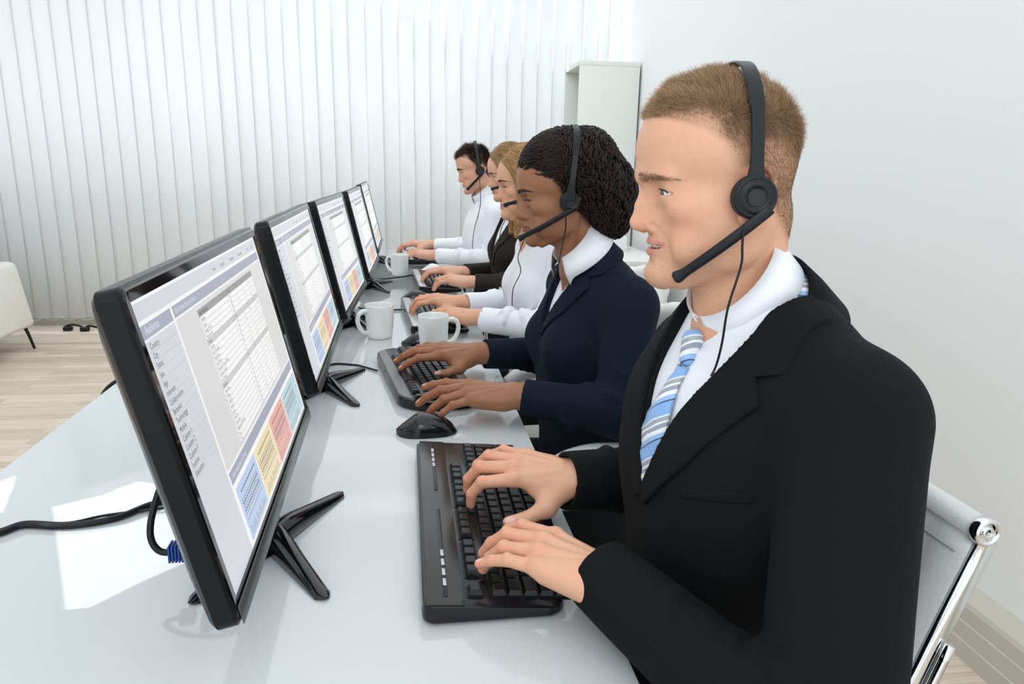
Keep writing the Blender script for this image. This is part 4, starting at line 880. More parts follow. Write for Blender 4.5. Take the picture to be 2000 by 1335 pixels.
def band_pts(o, n=40, rx=86, top=None, x=3, fw=0):
    top = top or o.get('band_top', 135); P = []
    for t in np.linspace(0, math.pi, n):
        c, s_ = math.cos(t), math.sin(t); P.append((x+fw*s_, rx*math.copysign(abs(c)**.78, c), 4+(top-4)*abs(s_)**.85))
    return np.array(P)
def headset(o, Mh, label, group='headsets on the five agents'):
    E = Mh[:3, 3]; r = root('headset', E, label, 'headset', group); hx = o.get('cup_x', 4); cy = o.get('cup_y', 84)
    m_hs = mat('headset_black', (0.009, 0.011, 0.013), 0.34, spec=.3); m_hd = mat('headset_dark', (0.006, 0.007, 0.008), 0.5)
    P = band_pts(o, 44, o.get('band_rx', cy+1), x=hx+1, fw=o.get('band_fw', 2)); G = []
    T = np.gradient(P, axis=0); T /= np.linalg.norm(T, axis=1)[:, None]
    for i, p in enumerate(P):
        a = abs(i/43*2-1); w = 6.2 if a > .62 else 7.6; w *= 1+.6*smooth(.88, 1, a); nrm = unit(np.cross(T[i], (1, 0, 0))); nrm = nrm if nrm@(p-(hx, 0, 20)) > 0 else -nrm; th = 2.0 if a > .6 else 1.6
        G.append([p+V3(w*c_, 0, 0)+nrm*th*d_ for c_, d_ in ((-1, 0), (-.85, 1), (.85, 1), (1, 0), (.85, -1), (-.85, -1), (-1, 0))])
    G = np.array(G); k1, k2 = 9, 35
    MB().grid(xf(Mh, G[k1:k2].reshape(-1, 3)).reshape(k2-k1, 7, 3)).build('headband', m_hs, r, 'auto')
    for sl in (slice(0, k1+2), slice(k2-2, 44)):
        g_ = G[sl]; c = g_.mean(1, keepdims=True); g_ = c+(g_-c)*1.04; MB().grid(xf(Mh, g_.reshape(-1, 3)).reshape(len(g_), 7, 3)).build('slider_arm', m_hs, r, 'auto')
    for s in (1, -1):
        Mc = Mh @ trs((hx, s*(cy-9), 1), np.array([[1, 0, 0], [0, 0, s], [0, -s, 0.]]).astype(float))
        MB().lathe([(.1, -3), (17, -3), (20.5, 0), (21, 3), (18.5, 6), (.1, 6)], 40, Mc).build('ear_cushion', m_hd, r)
        c_ = MB().lathe([(.1, 5.6), (20.6, 5.6), (21.2, 8), (20.4, 11), (18.2, 13), (17.6, 13), (17.0, 12.2), (16.0, 12.4), (14.6, 14.2), (11.6, 15.0), (9.6, 13.6), (8.6, 12.4), (.1, 12.2)], 48, Mc).build('ear_cup', m_hs, r)
        MB().lathe([(.1, 12.7), (8.2, 12.7), (8.4, 12.2)], 32, Mc).build('cap', m_hd, c_, 'auto')
    y0 = cy+4; tip = V3(*o.get('mic', (77, 58, -80)))
    P0 = V3(hx-14, y0, -9); P = spline([P0, P0*.93+tip*.07+V3(0, 3, 0), P0*.7+tip*.3+V3(0, 7, 0), P0*.4+tip*.6+V3(0, 8, 0), tip+V3(-9, 3, 6.5), tip], 24); G = []
    for i, p in enumerate(P):
        s_ = i/23; w = 5.6*(1-s_)+5.0*s_+(1.6*smooth(.78, .88, s_)); w *= 1-.5*smooth(.95, 1, s_); th = 2.6; tt = unit(P[min(23, i+1)]-P[max(0, i-1)]); sd = unit(np.cross(tt, (0, 1, 0)))
        G.append([p+sd*w*math.cos(a)+V3(0, 1, 0)*th*math.sin(a) for a in np.linspace(0, 2*math.pi, 13)])
    b = MB(); b.grid(xf(Mh, np.array(G).reshape(-1, 3)).reshape(24, 13, 3)); b.add(xf(Mh, G[0][:-1]), [tuple(range(12))]); b.add(xf(Mh, G[-1][:-1]), [tuple(range(12))[::-1]]); b.build('microphone_boom', m_hs, r)
    cp = [xf(Mh, [(hx+10, y0+1, -27)])[0], xf(Mh, [(hx+9, y0, -45)])[0]]+[np.array(q) for q in o['cable']]
    MB().tube(spline(cp, 50), .0013 if o['res'] < 2 else .0015, 6).build('cable', m_rub, r)
    return r

def tubes_obj(name, P, r0, r1, cols, m, parent, sides=3):
    V, Q = strands(P, r0, r1, sides); C = np.repeat(cols, P.shape[1]*sides, axis=0); return mesh_obj(name, V, Q, m, parent, True, C)

def short_hair(o, V, Q, N, m, Mh, r, n, seed=1):
    """short combed hair: V, N in head-local mm"""
    g = np.random.default_rng(seed); c = V[Q].mean(1); w = m[Q].mean(1); top = smooth(44, 104, c[:, 2]+np.clip(-c[:, 0]-10, 0, 60)*.5)
    ar = np.linalg.norm(np.cross(V[Q[:, 2]]-V[Q[:, 0]], V[Q[:, 3]]-V[Q[:, 1]]), axis=1); pr = np.where(w > .35, ar*(w**1.5)*(1.15+.5*top), 0); pr /= pr.sum(); i = g.choice(len(Q), n, p=pr); p = c[i]+g.normal(0, .6, (n, 3)); nn = N[Q[i, 0]]
    t = top[i]; fr = smooth(40, 105, p[:, 0])*t; L = (o.get('hl0', 3.5)+o.get('hl1', 20)*t-o.get('hfr', 5)*fr)*(.7+.6*g.random(n)); L *= .25+.75*smooth(.45, 1, w[i])
    comb = np.array(o.get('comb', (.30, -.30, .45)))[None]*t[:, None]+np.array((-.45, 0, -.85))[None]*(1-t[:, None]); comb = comb+g.normal(0, .16, (n, 3)); comb[:, 1] += .25*np.sign(p[:, 1])*(1-t)
    comb = comb-nn*np.sum(comb*nn, 1)[:, None]; lift = o.get('lift', .62)*t+.22*(1-t)
    cl = np.stack([noise1(p, .09, 21), noise1(p, .09, 22), noise1(p, .09, 23)], 1)*.5*t[:, None]
    d = comb+nn*lift[:, None]+cl; d /= np.linalg.norm(d, axis=1)[:, None]; K = 5; P = np.zeros((n, K, 3)); P[:, 0] = p-nn*.8
    for k in range(1, K):
        P[:, k] = P[:, k-1]+d*(L/(K-1))[:, None]; d = d+(comb*.34-nn*.13*lift[:, None]); d /= np.linalg.norm(d, axis=1)[:, None]
    hc = np.array(o['hairc']); hl = np.array(o['hairl']); mixv = np.clip(g.random(n)*.9+.25*fr-.1*(1-t), 0, 1)[:, None]; cols = hc*(1-mixv)+hl*mixv
    Vw, Qw = strands(P, o.get('hr', .24), .05, 3); Vw = xf(Mh, Vw); C = np.repeat(cols, K*3, axis=0)
    mesh_obj('hair', Vw, Qw, m_hair(o['key']), r, True, C)

def surf_project(F, P, it=4):
    """push points to the zero surface of the field"""
    for _ in range(it):
        q = (P-F.lo)/F.res; i = np.clip(q.astype(int), 1, F.n-3); f = F.F[i[:, 0], i[:, 1], i[:, 2]]
        G = np.stack([F.F[i[:, 0]+1, i[:, 1], i[:, 2]]-F.F[i[:, 0]-1, i[:, 1], i[:, 2]], F.F[i[:, 0], i[:, 1]+1, i[:, 2]]-F.F[i[:, 0], i[:, 1]-1, i[:, 2]], F.F[i[:, 0], i[:, 1], i[:, 2]+1]-F.F[i[:, 0], i[:, 1], i[:, 2]-1]], 1)/(2*F.res)
        P = P-G*(f/(np.sum(G*G, 1)+1e-3))[:, None]
    return P, G/(np.linalg.norm(G, axis=1)[:, None]+1e-9)

def head_matrix(o):
    a = math.radians(o['yaw']); pt = math.radians(o.get('pitch', 0)); ro = math.radians(o.get('roll', 0))
    R = np.array(Matrix.Rotation(math.pi-a, 3, 'Z') @ Matrix.Rotation(pt, 3, 'Y') @ Matrix.Rotation(ro, 3, 'X')); s = .001*o['hs']; D_ = np.diag([o.get('sx', 1), 1, 1])
    Mh = np.eye(4); Mh[:3, :3] = R@D_*s; Mh[:3, 3] = np.array(o['C0'])-R@D_@np.array((21, 0, 21))*s; return Mh

def body_mesh(o, b, Mh, r, hands):
    res = o['res']; V, Q, C, N, m = make_head(o, res); parts = [(xf(Mh, V), Q, C)]
    for h in hands: parts.append(make_hand(o, *h, res=.0012 if res < 1.6 else (.0016 if res < 2 else .0024), size=o.get('hand', 1)))
    lo, hi = body_bounds(b); F = Field(lo, hi, .007 if res < 2 else .009); F.res = F.res; torso(F, b, -.017, hollow=False); Vt, Qt = F.mesh(); parts.append((L2W(b, Vt), Qt, np.tile(np.array(o['skin']), (len(Vt), 1))))
    Va = np.concatenate([p[0] for p in parts]); off = 0; Qa = []
    for p in parts: Qa.append(p[1]+off); off += len(p[0])
    brows(o, V, Q, N, Mh, r); mesh_obj('body', Va, np.concatenate(Qa), m_skin(o['key']), r, True, np.concatenate([p[2] for p in parts]))
    return V, Q, N, m
def trousers(b, m, r, name='trousers', res=.008, fat=.088, wide=.11):
    yc, cx, z = b['yc'], b['cx'], b['neck'][2]-.52; w = .09; F = Field((-.30, yc-.26, 0.0), (cx+.22, yc+.26, z+.16), res); F.ell((cx+.02, yc, z), (.14, .17, .11), 0)
    for s in (-1, 1): k = V3(cx-.40, yc+s*wide*1.05, z+.015); F.chain([(cx, yc+s*w*wide/.11, z-.01), k*.55+V3(cx, yc+s*w*wide/.11, z-.01)*.45, k], [fat, fat*.95, .068], .03).cone(k, (cx-.38, yc+s*.12, .10), .062, .046, .02)
    V, Q = F.mesh(); o = mesh_obj(name, V, Q, m, r)
    for s in (-1, 1): MB().tube(spline([(cx-.35, yc+s*.12, .05), (cx-.42, yc+s*.125, .045), (cx-.50, yc+s*.13, .035), (cx-.57, yc+s*.13, .028)], 10), [.042, .040, .036, .022], 12).build('shoe', m_rub, r)
m_suit = mat('suit_black_wool', (0.0042, 0.0050, 0.0058), 0.85, bump=(14, .35, 4), spec=.18)
m_shirt = mat('shirt_white_cotton', (0.80, 0.82, 0.87), 0.75, bump=(28, .18, 3))
def tie_mat():
    m = bpy.data.materials.new('striped_silk'); m.use_nodes = True; nt = m.node_tree; b = nt.nodes['Principled BSDF']; b.inputs['Roughness'].default_value = .35; b.inputs['Sheen Weight'].default_value = .2
    tc = nt.nodes.new('ShaderNodeTexCoord'); mp = nt.nodes.new('ShaderNodeMapping'); mp.inputs['Rotation'].default_value = (math.radians(38), 0, 0); sp = nt.nodes.new('ShaderNodeSeparateXYZ')
    mu = nt.nodes.new('ShaderNodeMath'); mu.operation = 'MULTIPLY'; mu.inputs[1].default_value = 27; fr = nt.nodes.new('ShaderNodeMath'); fr.operation = 'FRACT'; cr = nt.nodes.new('ShaderNodeValToRGB'); cr.color_ramp.interpolation = 'CONSTANT'
    E = [(0, (.22, .42, .76)), (.33, (.03, .06, .16)), (.37, (.30, .50, .80)), (.50, (.82, .84, .86)), (.62, (.30, .34, .42)), (.74, (.82, .84, .86)), (.80, (.34, .37, .42)), (.92, (.80, .82, .84)), (.96, (.25, .45, .78))]
    el = cr.color_ramp.elements; el[0].position = 0; el[0].color = (*E[0][1], 1); el[1].position = E[1][0]; el[1].color = (*E[1][1], 1)
    for p, c in E[2:]: e = el.new(p); e.color = (*c, 1)
    nt.links.new(tc.outputs['Object'], mp.inputs[0]); nt.links.new(mp.outputs[0], sp.inputs[0]); nt.links.new(sp.outputs['Z'], mu.inputs[0]); nt.links.new(mu.outputs[0], fr.inputs[0]); nt.links.new(fr.outputs[0], cr.inputs[0]); nt.links.new(cr.outputs[0], b.inputs['Base Color']); return m
GW = lambda b, G: L2W(b, np.asarray(G).reshape(-1, 3)).reshape(np.asarray(G).shape)
# ---- the man in the black suit
def man():
    o = dict(key='man', res=1.25, hand=.95, C0=Vy(1414, 340, .741), yaw=6.5, hs=1.0, sx=1.03, ear_x=18, cup_x=16, band_top=130, verge=.12, skin=(.70, .385, .255), lipc=(.62, .24, .20), nail=(.80, .50, .42), browc=(.23, .13, .07), brow_n=380, hairc=(.20, .112, .056), hairl=(.60, .405, .24), stubc=(.36, .21, .12), stubble=.42, eye=3.3, mouth=2.5, smile=1.3, iris=('blue', (.055, .085, .10)), gaze_down=12, brow_s=.85, brow_t=4.4, hump=1.8, nasion=98.5, back_short=3, lip_x=-5.5, brow_z=15, nose_w=.9, nose_tip=(104.5, -31),
             lid_dark=.3, neck=(-8, 0, -150), neckr=(47, 46), hl1=12, hfr=1, hl0=3.0, hr=.17, nail_=0, lash=.9, cable=[Vy(1447, 520, .655), Vy(1422, 600, .65), Vy(1410, 670, .655), Vy(1398, 715, .665), Vy(1385, 740, .69)], mic=(79, 56, -82))
    Mh = head_matrix(o); r = root('person', (.40, .735, 0), 'man in black suit, striped blue tie and headset, typing, nearest the camera', 'person')
    b = dict(neck=(.364, .735, 1.066), rot=9, shL=(.381, .578, .995), shR=(.408, .890, .975), yc=.735, cx=.378, elL=(.322, .438, .755), elR=(.375, .925, .782), wrL=(.198, .668, .799), wrR=(.205, .886, .806), cuff=.039, belly=1.1, arm=1.06, pecs=.07); setup(b)
    pL = dict(i=(2, 8, 30, 16), m=(-2, 14, 32, 16), r=(-4, 16, 36, 16), p=(-8, 8, 16, 10), t=((.050, .040, -.018), (.082, .040, -.026), (.108, .030, -.030)))
    pR = dict(i=(9, 10, 50, 30), m=(1, 8, 52, 30), r=(-8, 6, 48, 28), p=(-17, 4, 38, 22), t=((.040, .050, -.020), (.066, .066, -.030), (.090, .072, -.036)))
    pL['fore'] = b['elL_w']; pR['fore'] = b['elR_w']
    hands = [((.206, .646, .802), (-.76, .66, .12), (.08, -.10, 1), 1, pL), ((.226, .890, .808), (-.97, .22, .10), (.05, -.32, 1), -1, pR)]
    V, Q, N, m = body_mesh(o, b, Mh, r, hands); add_face_bits(o, Mh, r); short_hair(o, V, Q, N, m, Mh, r, 85000)
    headset(o, Mh, 'black headset with microphone boom on the man in the black suit')
    # shirt
    ax = unit(V3(-.62, 0, .78)); c0 = V3(.351, .737, 1.101)
    lo, hi = (.20, .55, .66), (.52, .92, 1.16); F = Field(lo, hi, .004); torso(F, b, -.008, arms=False); NK = V3(*b['neck'])
    F.cutcone(c0-ax*.030, c0+ax*.10, .052, .052, .001, 's'); Vs, Qs = F.mesh(); mesh_obj('shirt', L2W(b, Vs), Qs, m_shirt, r)
    # jacket
    lo, hi = body_bounds(b); F = Field(lo, hi, .003); torso(F, b, 0); wrinkles(F, b, 1.0, 4)
    F.F += (.0016*noise1(np.stack(np.meshgrid(*[F.lo[i]+np.arange(F.n[i])*F.res for i in range(3)], indexing='ij'), -1), 11, 8)).astype(np.float32)
    P = [(-.070, 1.2), (-.078, 1.11), (-.074, 1.06), (-.056, 1.014), (-.036, .969), (.0, .868), (.036, .969), (.056, 1.014), (.074, 1.06), (.078, 1.11), (.070, 1.2)]; vcut(F, P, .40, .735)
    F.cutcone(c0-ax*.06, c0+ax*.12, .066, .070, .001, 's'); Vj, Qj = F.mesh(); _ = 0; jk = mesh_obj('jacket', L2W(b, Vj), Qj, m_suit, r)
    for s in (-1, 1):
        LP = [(.078, 1.11), (.074, 1.06), (.056, 1.014), (.036, .969), (-.004, .868), (.010, .858), (.072, .930), (.118, 1.004), (.100, 1.026), (.128, 1.036), (.108, 1.09)]; LP = [(s*y, z) for y, z in LP]
        Vl, Ql = lapel(b, LP, -.001, .0050+.0006*s, .385, .0022); mesh_obj('lapel', L2W(b, Vl), Ql, m_suit, jk)
    Vp, Qp = lapel(b, [(-.070, .905), (-.138, .926), (-.138, .914), (-.070, .893)], -.001, .0016, .385, .0018); mesh_obj('pocket_welt', L2W(b, Vp), Qp, m_suit, jk)
    hgt = lambda a: (1-math.cos(math.radians(a)))/2
    tip = lambda a: math.exp(-((min(a, 360-a)-20)/17.0)**2)
    # tie round the neck, shirt collar, jacket collar
    tm = tie_mat(); G = collar_sheet(c0, ax, [lambda a: (.0585, .0645, -.026+.010*hgt(a)), lambda a: (.065, .0725, -.040+.010*hgt(a)), lambda a: (.067, .0765, -.050+.010*hgt(a))], 40, 30, 330); MB().grid(GW(b, G)).build('tie_band', tm, r, solid=.002)
    G = collar_sheet(c0, ax, [lambda a: (.0560, .0545, -.040), lambda a: (.0550, .0530, -.002+.030*hgt(a)), lambda a: (.0575, .0555, .002+.030*hgt(a)), lambda a: (.061, .0625, -.012+.018*hgt(a)-.016*tip(a)), lambda a: (.063, .070, -.024+.006*hgt(a)-.056*tip(a))], 64, 6, 354)
    MB().grid(GW(b, G)).build('collar', m_shirt, r, solid=.0018)
    G = collar_sheet(c0, ax, [lambda a: (.060, .072, -.062), lambda a: (.0625, .0755, -.046+.030*hgt(a)**1.5), lambda a: (.067, .080, -.045+.030*hgt(a)**1.5), lambda a: (.073, .090, -.050+.008*hgt(a)), lambda a: (.078, .100, -.078)], 56, 66, 294)
    MB().grid(GW(b, G)).build('jacket_collar', m_suit, jk, solid=.003)
    F = Field((.2, .66, .82), (.42, .81, 1.08), .0022)
    def front(y, z, o_):      # x of the shirt front
        return None
    A = Field((.18, .68, .82), (.40, .80, 1.07), .003); torso(A, b, -.008, arms=False)
    def fx(z, y=.735):
        i = int(round((y-A.lo[1])/A.res)); k = int(round((z-A.lo[2])/A.res)); col = A.F[:, i, k]; j = np.argmax(col < 0); return A.lo[0]+j*A.res
    kz = 1.030; k0 = V3(fx(kz)-.009, .735, kz); F = Field(k0-.05, k0+.05, .0015); F.cone(k0+V3(.002, 0, .010), k0+V3(-.003, 0, -.009), .0118, .008, 0); F.ell(k0+V3(-.002, 0, -.012), (.008, .009, .007), .005); Vk, Qk = F.mesh(); tie = mesh_obj('tie', L2W(b, Vk), Qk, tm, r)
    G = []
    for t in np.linspace(0, 1, 18):
        z = kz-.018-t*(kz-.018-.868); w = .010+.022*smooth(0, .75, t); xx = fx(z)-.010-.004*math.sin(t*3.1); G.append([(xx+.007*(abs(u)**2), .735+w*u+.004*t, z+.0) for u in np.linspace(-1, 1, 9)])
    MB().grid(GW(b, G)).build('tie_blade', tm, r, solid=.003)
    MB().box(k0+V3(.004, -.016, -.042), k0+V3(.010, -.006, -.030), bev=.002, M=trs(b['piv']-b['R']@b['piv'], b['R'])).build('shirt_button', mat('button_pearl', (.75, .72, .66), .3), r)
    # sleeve buttons, trousers
    for i in range(3):
        q = V3(*b['wrL_w'])+V3(.02+.014*i, -.034-.018*i, -.022); MB().lathe([(.001, 0), (.0065, 0), (.007, .002), (.001, .003)], 16, frame(q, (1, 0, 0), (-.3, -1, -.3))).build('sleeve_button', m_rub, jk)
    F = Field((.20, .56, .80), (.40, .60, .95), .01)
    trousers(b, m_suit, r)

hgt = lambda a: (1-math.cos(math.radians(a)))/2
tip = lambda a: math.exp(-((min(a, 360-a)-20)/17.0)**2)
def scaled_v(pts, zc, z0, ky, kz): return [(y*ky, zc+(z-z0)*kz) for y, z in pts]
VP = [(.070, 1.2), (.078, 1.11), (.074, 1.06), (.056, 1.014), (.036, .969), (.0, .868)]
LPP = [(.078, 1.11), (.074, 1.06), (.056, 1.014), (.036, .969), (-.004, .868), (.010, .858), (.072, .930), (.118, 1.004), (.100, 1.026), (.128, 1.036), (.108, 1.09)]
def blouse(o, b, c0, ax, r, m, res, arms, off, open_v=None, big=0, amp=.7):
    """white shirt or blouse with a turned-down collar"""
    if arms: lo, hi = body_bounds(b)
    else: lo, hi = np.array((b['cx']-.18, b['yc']-.20, b['neck'][2]-.42)), np.array((b['cx']+.15, b['yc']+.20, b['neck'][2]+.10))
    F = Field(lo, hi, res); torso(F, b, off, arms=arms)
    if arms: wrinkles(F, b, amp, 11); F.F += (.0016*noise1(np.stack(np.meshgrid(*[F.lo[i]+np.arange(F.n[i])*F.res for i in range(3)], indexing='ij'), -1), 26, 5)).astype(np.float32)
    if open_v: P = [(-y, z) for y, z in open_v[:-1]]+[open_v[-1]]+[(y, z) for y, z in open_v[:-1]][::-1]; vcut(F, P, b['cx'], b['yc'])
    F.cutcone(c0-ax*.06, c0+ax*.10, .050*o['hs'], .050*o['hs'], .001, 's'); V, Q = F.mesh(); sh = mesh_obj('shirt', L2W(b, V), Q, m, r); k = o['hs']; g = 1+big
    G = collar_sheet(c0, ax, [lambda a: (.050*k, .0515*k, -.022), lambda a: (.050*k, .0515*k, -.004+.020*hgt(a)), lambda a: (.053*k, .055*k, .000+.020*hgt(a)), lambda a: (.059*k*g, .063*k*g, -.014*g+.004*hgt(a)-.016*tip(a)), lambda a: (.066*k*g, .073*k*g, -.028*g+.004*hgt(a)-.034*tip(a)*g)], 64, o.get('col0', 14), 360-o.get('col0', 14))
    MB().grid(GW(b, G)).build('collar', m, r, solid=.0016); return sh
def blazer(o, b, c0, ax, r, m, res, z0, ky, kz, amp=1.0):
    lo, hi = body_bounds(b); F = Field(lo, hi, res); torso(F, b, 0); wrinkles(F, b, amp, 7); P = scaled_v(VP, z0, .868, ky, kz); P = [(-y, z) for y, z in P[:-1]]+[P[-1]]+P[:-1][::-1]; vcut(F, P, b['cx']+.02, b['yc'])
    k = o['hs']; F.cutcone(c0-ax*.06, c0+ax*.12, .064*k, .068*k, .001, 's'); V, Q = F.mesh(); jk = mesh_obj('jacket', L2W(b, V), Q, m, r)
    for s in (-1, 1):
        LP = [(s*y, z) for y, z in scaled_v(LPP, z0, .868, ky, kz)]; V, Q = lapel(b, LP, -.001, .0050+.0006*s, b['cx']+.007, .003); mesh_obj('lapel', L2W(b, V), Q, m, jk)
    G = collar_sheet(c0, ax, [lambda a: (.064*k, .074*k, -.046), lambda a: (.065*k, .075*k, -.028+.012*hgt(a)), lambda a: (.069*k, .079*k, -.027+.012*hgt(a)), lambda a: (.076*k, .092*k, -.040), lambda a: (.082*k, .104*k, -.064)], 56, 84, 276)
    MB().grid(GW(b, G)).build('jacket_collar', m, jk, solid=.003); return jk
def wavy_hair(o, F, Mh, r, roots, n_steps, step, flow, wob, rad, seed, lift=1.0, name='hair', grow=0):
    """locks that follow the surface of a hair volume"""
    g = np.random.default_rng(seed); n = len(roots); P = np.zeros((n, n_steps, 3)); p, nn = surf_project(F, roots.astype(float), 5); ph = g.uniform(0, 6.28, n); fq = g.uniform(.8, 1.25, n); L = g.uniform(.6, 1.1, n)
    for k in range(n_steps):
        w = wob*min(1, k/3); b_ = np.cross(nn, flow(p, k)); b_ /= np.linalg.norm(b_, axis=1)[:, None]+1e-9
        P[:, k] = p+nn*(lift+grow*g.random(n)[:, None]*0+w*.6*np.sin(ph+k*fq)[:, None])+b_*w*np.cos(ph+k*fq)[:, None]
        d = flow(p, k); d = d-nn*np.sum(d*nn, 1)[:, None]; d /= np.linalg.norm(d, axis=1)[:, None]+1e-9; p = p+d*(step*L)[:, None]; p, nn = surf_project(F, p, 2)
    hc, hl = np.array(o['hairc']), np.array(o['hairl']); t = np.clip(g.random(n)**1.4+.2*noise1(roots, .06, 3), 0, 1)[:, None]
    V, Q = strands(P, rad, rad*.45, 4); V = xf(Mh, V); C = np.repeat(hc*(1-t)+hl*t, n_steps*4, axis=0); return mesh_obj(name, V, Q, m_hair(o['key']), r, True, C)
def person_root(b, label): return root('person', (b['neck'][0], b['yc'], 0), label, 'person')

# ---- the woman in the navy blazer
def navy():
    o = dict(key='navy', res=1.5, C0=Vy(1092, 371, 1.45), yaw=4, pitch=2, hs=.94, fem=1, skin=(.30, .135, .068), redf=(1, .86, .84), lipc=(.20, .058, .048), nail=(.58, .33, .25), browc=(.018, .010, .008), hairc=(.007, .0055, .006), hairl=(.032, .012, .010), eye=2.1, lip=1.25, iris=('dark', (.015, .008, .005)), gaze_down=20,
             brow_s=1.1, brow_t=4.2, brow_z=18, brow_arch=1.6, lid_dark=.6, lash=1.8, neck=(-20, 0, -150), neckr=(39, 38), nose_tip=(103, -31), nasion=97, hump=-1.5, nose_w=1.12, lip_x=-2, cup_x=10, ear_x=9, band_rx=93, band_top=151, band_fw=-22, col0=36, hk='fem', mic=(112, 40, -78), verge=.28,
             cable=[Vy(1103, 455, 1.385), Vy(1092, 510, 1.38), Vy(1085, 545, 1.385), Vy(1087, 562, 1.40)], redk=.6)
    Mh = head_matrix(o); b = dict(neck=(.366, 1.45, 1.014), shL=(.398, 1.305, .958), shR=(.390, 1.600, .955), yc=1.45, cx=.378, elL=(.382, 1.225, .778), elR=(.40, 1.655, .780), wrL=(.212, 1.283, .795), wrR=(.172, 1.603, .795), cuff=.034, girth=.88, bust=[(-.062, .060, -.155, .060), (-.062, -.060, -.155, .060)], rot=8); setup(b)
    r = person_root(b, 'woman with dark curly hair in a navy blazer, typing behind the man in black')
    pL = dict(i=(4, 2, 12, 8), m=(-6, 10, 20, 12), r=(-14, 16, 26, 14), p=(-22, 14, 24, 12), t=((.050, .046, -.012), (.078, .056, -.018), (.102, .058, -.024)), fore=b['elL_w'])
    pR = dict(i=(6, 6, 22, 14), m=(-2, 6, 22, 14), r=(-8, 8, 22, 14), p=(-16, 6, 20, 12), t=((.044, .046, -.016), (.070, .056, -.024), (.094, .054, -.030)), fore=b['elR_w'])
    V, Q, N, m = body_mesh(o, b, Mh, r, [((.196, 1.286, .797), (-.97, .22, .04), (.02, -.12, 1), 1, pL), ((.156, 1.604, .797), (-.99, -.02, .06), (.02, -.22, 1), -1, pR)]); add_face_bits(o, Mh, r)
    headset(o, Mh, 'black headset on the woman with dark curly hair')
    # hair
    F = MMField((-155, -92, -95), (128, 92, 160), 2.4); F.ell((16, 0, 62), (90, 79, 84), 0).ell((-36, 0, 52), (72, 86, 94), 20).ell((-82, 0, 10), (62, 72, 78), 20).ell((-92, 0, -40), (40, 58, 42), 14)
    F.ell((70, 0, 10), (72, 100, 54), 6, 's'); F.ell((40, 0, -60), (92, 100, 66), 8, 's')
    Vh, Qh = F.mesh(); g = np.random.default_rng(4); ctr = Vh[Qh].mean(1)
    nz = noise1(Vh, .16, 2)+.6*noise1(Vh, .38, 6); Nh = vnormals(Vh, Qh); Vb = Vh+Nh*(nz*4.5*smooth(40, -20, Vh[:, 0]))[:, None]-Nh*2.0
    hb = mesh_obj('hair', xf(Mh, Vb), Qh, m_hair('navy'), r, True, np.tile(np.array(o['hairc']), (len(Vb), 1)))
    i = g.choice(len(Qh), 2600); rt = ctr[i]; keep = rt[:, 0] < 30; back = rt[keep]
    wavy_hair(o, F, Mh, hb, back, 12, 4.4, lambda p, k: np.tile(V3(-.55, 0, -.85), (len(p), 1))+.5*np.stack([noise1(p, .05, 41), noise1(p, .05, 42), noise1(p, .05, 43)], 1), 5.0, 1.9, 5, 2.5, 'curls')
    fr = ctr[g.choice(len(Qh), 5000)]; fr = fr[(fr[:, 0] > 22)][:1500]
    wavy_hair(o, F, Mh, hb, fr, 14, 4.2, lambda p, k: np.tile(V3(-1, 0, .10), (len(p), 1)), 1.2, 1.15, 6, .6, 'braids')
    ax = unit(V3(-.58, 0, .80)); c0 = V3(*o['C0'])+V3(.030, 0, -.108)
    blouse(o, b, c0, ax, r, m_shirt, .004, False, -.008, open_v=[(.045, 1.10), (.040, 1.04), (0, .955)], big=.22)
    blazer(o, b, c0, ax, r, mat('blazer_navy_wool', (.0040, .0080, .020), .85, bump=(14, .35, 4), spec=.18), .0036, .885, .82, .78); trousers(b, m_suit, r, fat=.105, wide=.135)
# ---- the blonde woman in the white shirt
def blonde_locks(o, Mh, r, seed, n=1500, front=True):
    F = MMField((-110, -110, -190), (125, 110, 150), 3.0); F.ell((16, 0, 60), (88, 79, 78), 0).ell((-24, 0, 30), (74, 84, 88), 18).ell((-34, 0, -60), (50, 78, 80), 22).ell((-10, 62, -95), (34, 22, 62), 18).ell((-10, -62, -95), (34, 22, 62), 18)
    F.ell((76, 0, -2), (62, 96, 56), 6, 's'); F.ell((52, 0, -90), (72, 70, 90), 8, 's')
    for s in (-1, 1): F.chain([(78, 40*s, 84), (66, 62*s, 52), (50, 72*s, 8), (40, 72*s, -50), (46, 62*s, -100), (52, 54*s, -140)], [16, 13, 11, 12, 12, 6], 8)
    Vh, Qh = F.mesh(); Nh = vnormals(Vh, Qh); hb = mesh_obj('hair', xf(Mh, Vh-Nh*2.2), Qh, m_hair(o['key']), r, True, np.tile(np.array(o['hairc'])*.75+np.array(o['hairl'])*.2, (len(Vh), 1))); g = np.random.default_rng(seed)
    ctr = Vh[Qh].mean(1); i = g.choice(len(Qh), n); rt = ctr[i]
    def flow(p, k): s = np.sign(p[:, 1]); t = smooth(95, 20, p[:, 2]); return np.stack([-.9*(1-t)-.55*t*smooth(0, 60, p[:, 0]), s*(.9*(1-t)), -.25-.9*t], 1)+.25*np.stack([noise1(p, .03, 51), noise1(p, .03, 52), 0*t], 1)
    wavy_hair(o, F, Mh, hb, rt, 15, 6.5, flow, .8, .55, seed, .8, 'locks')
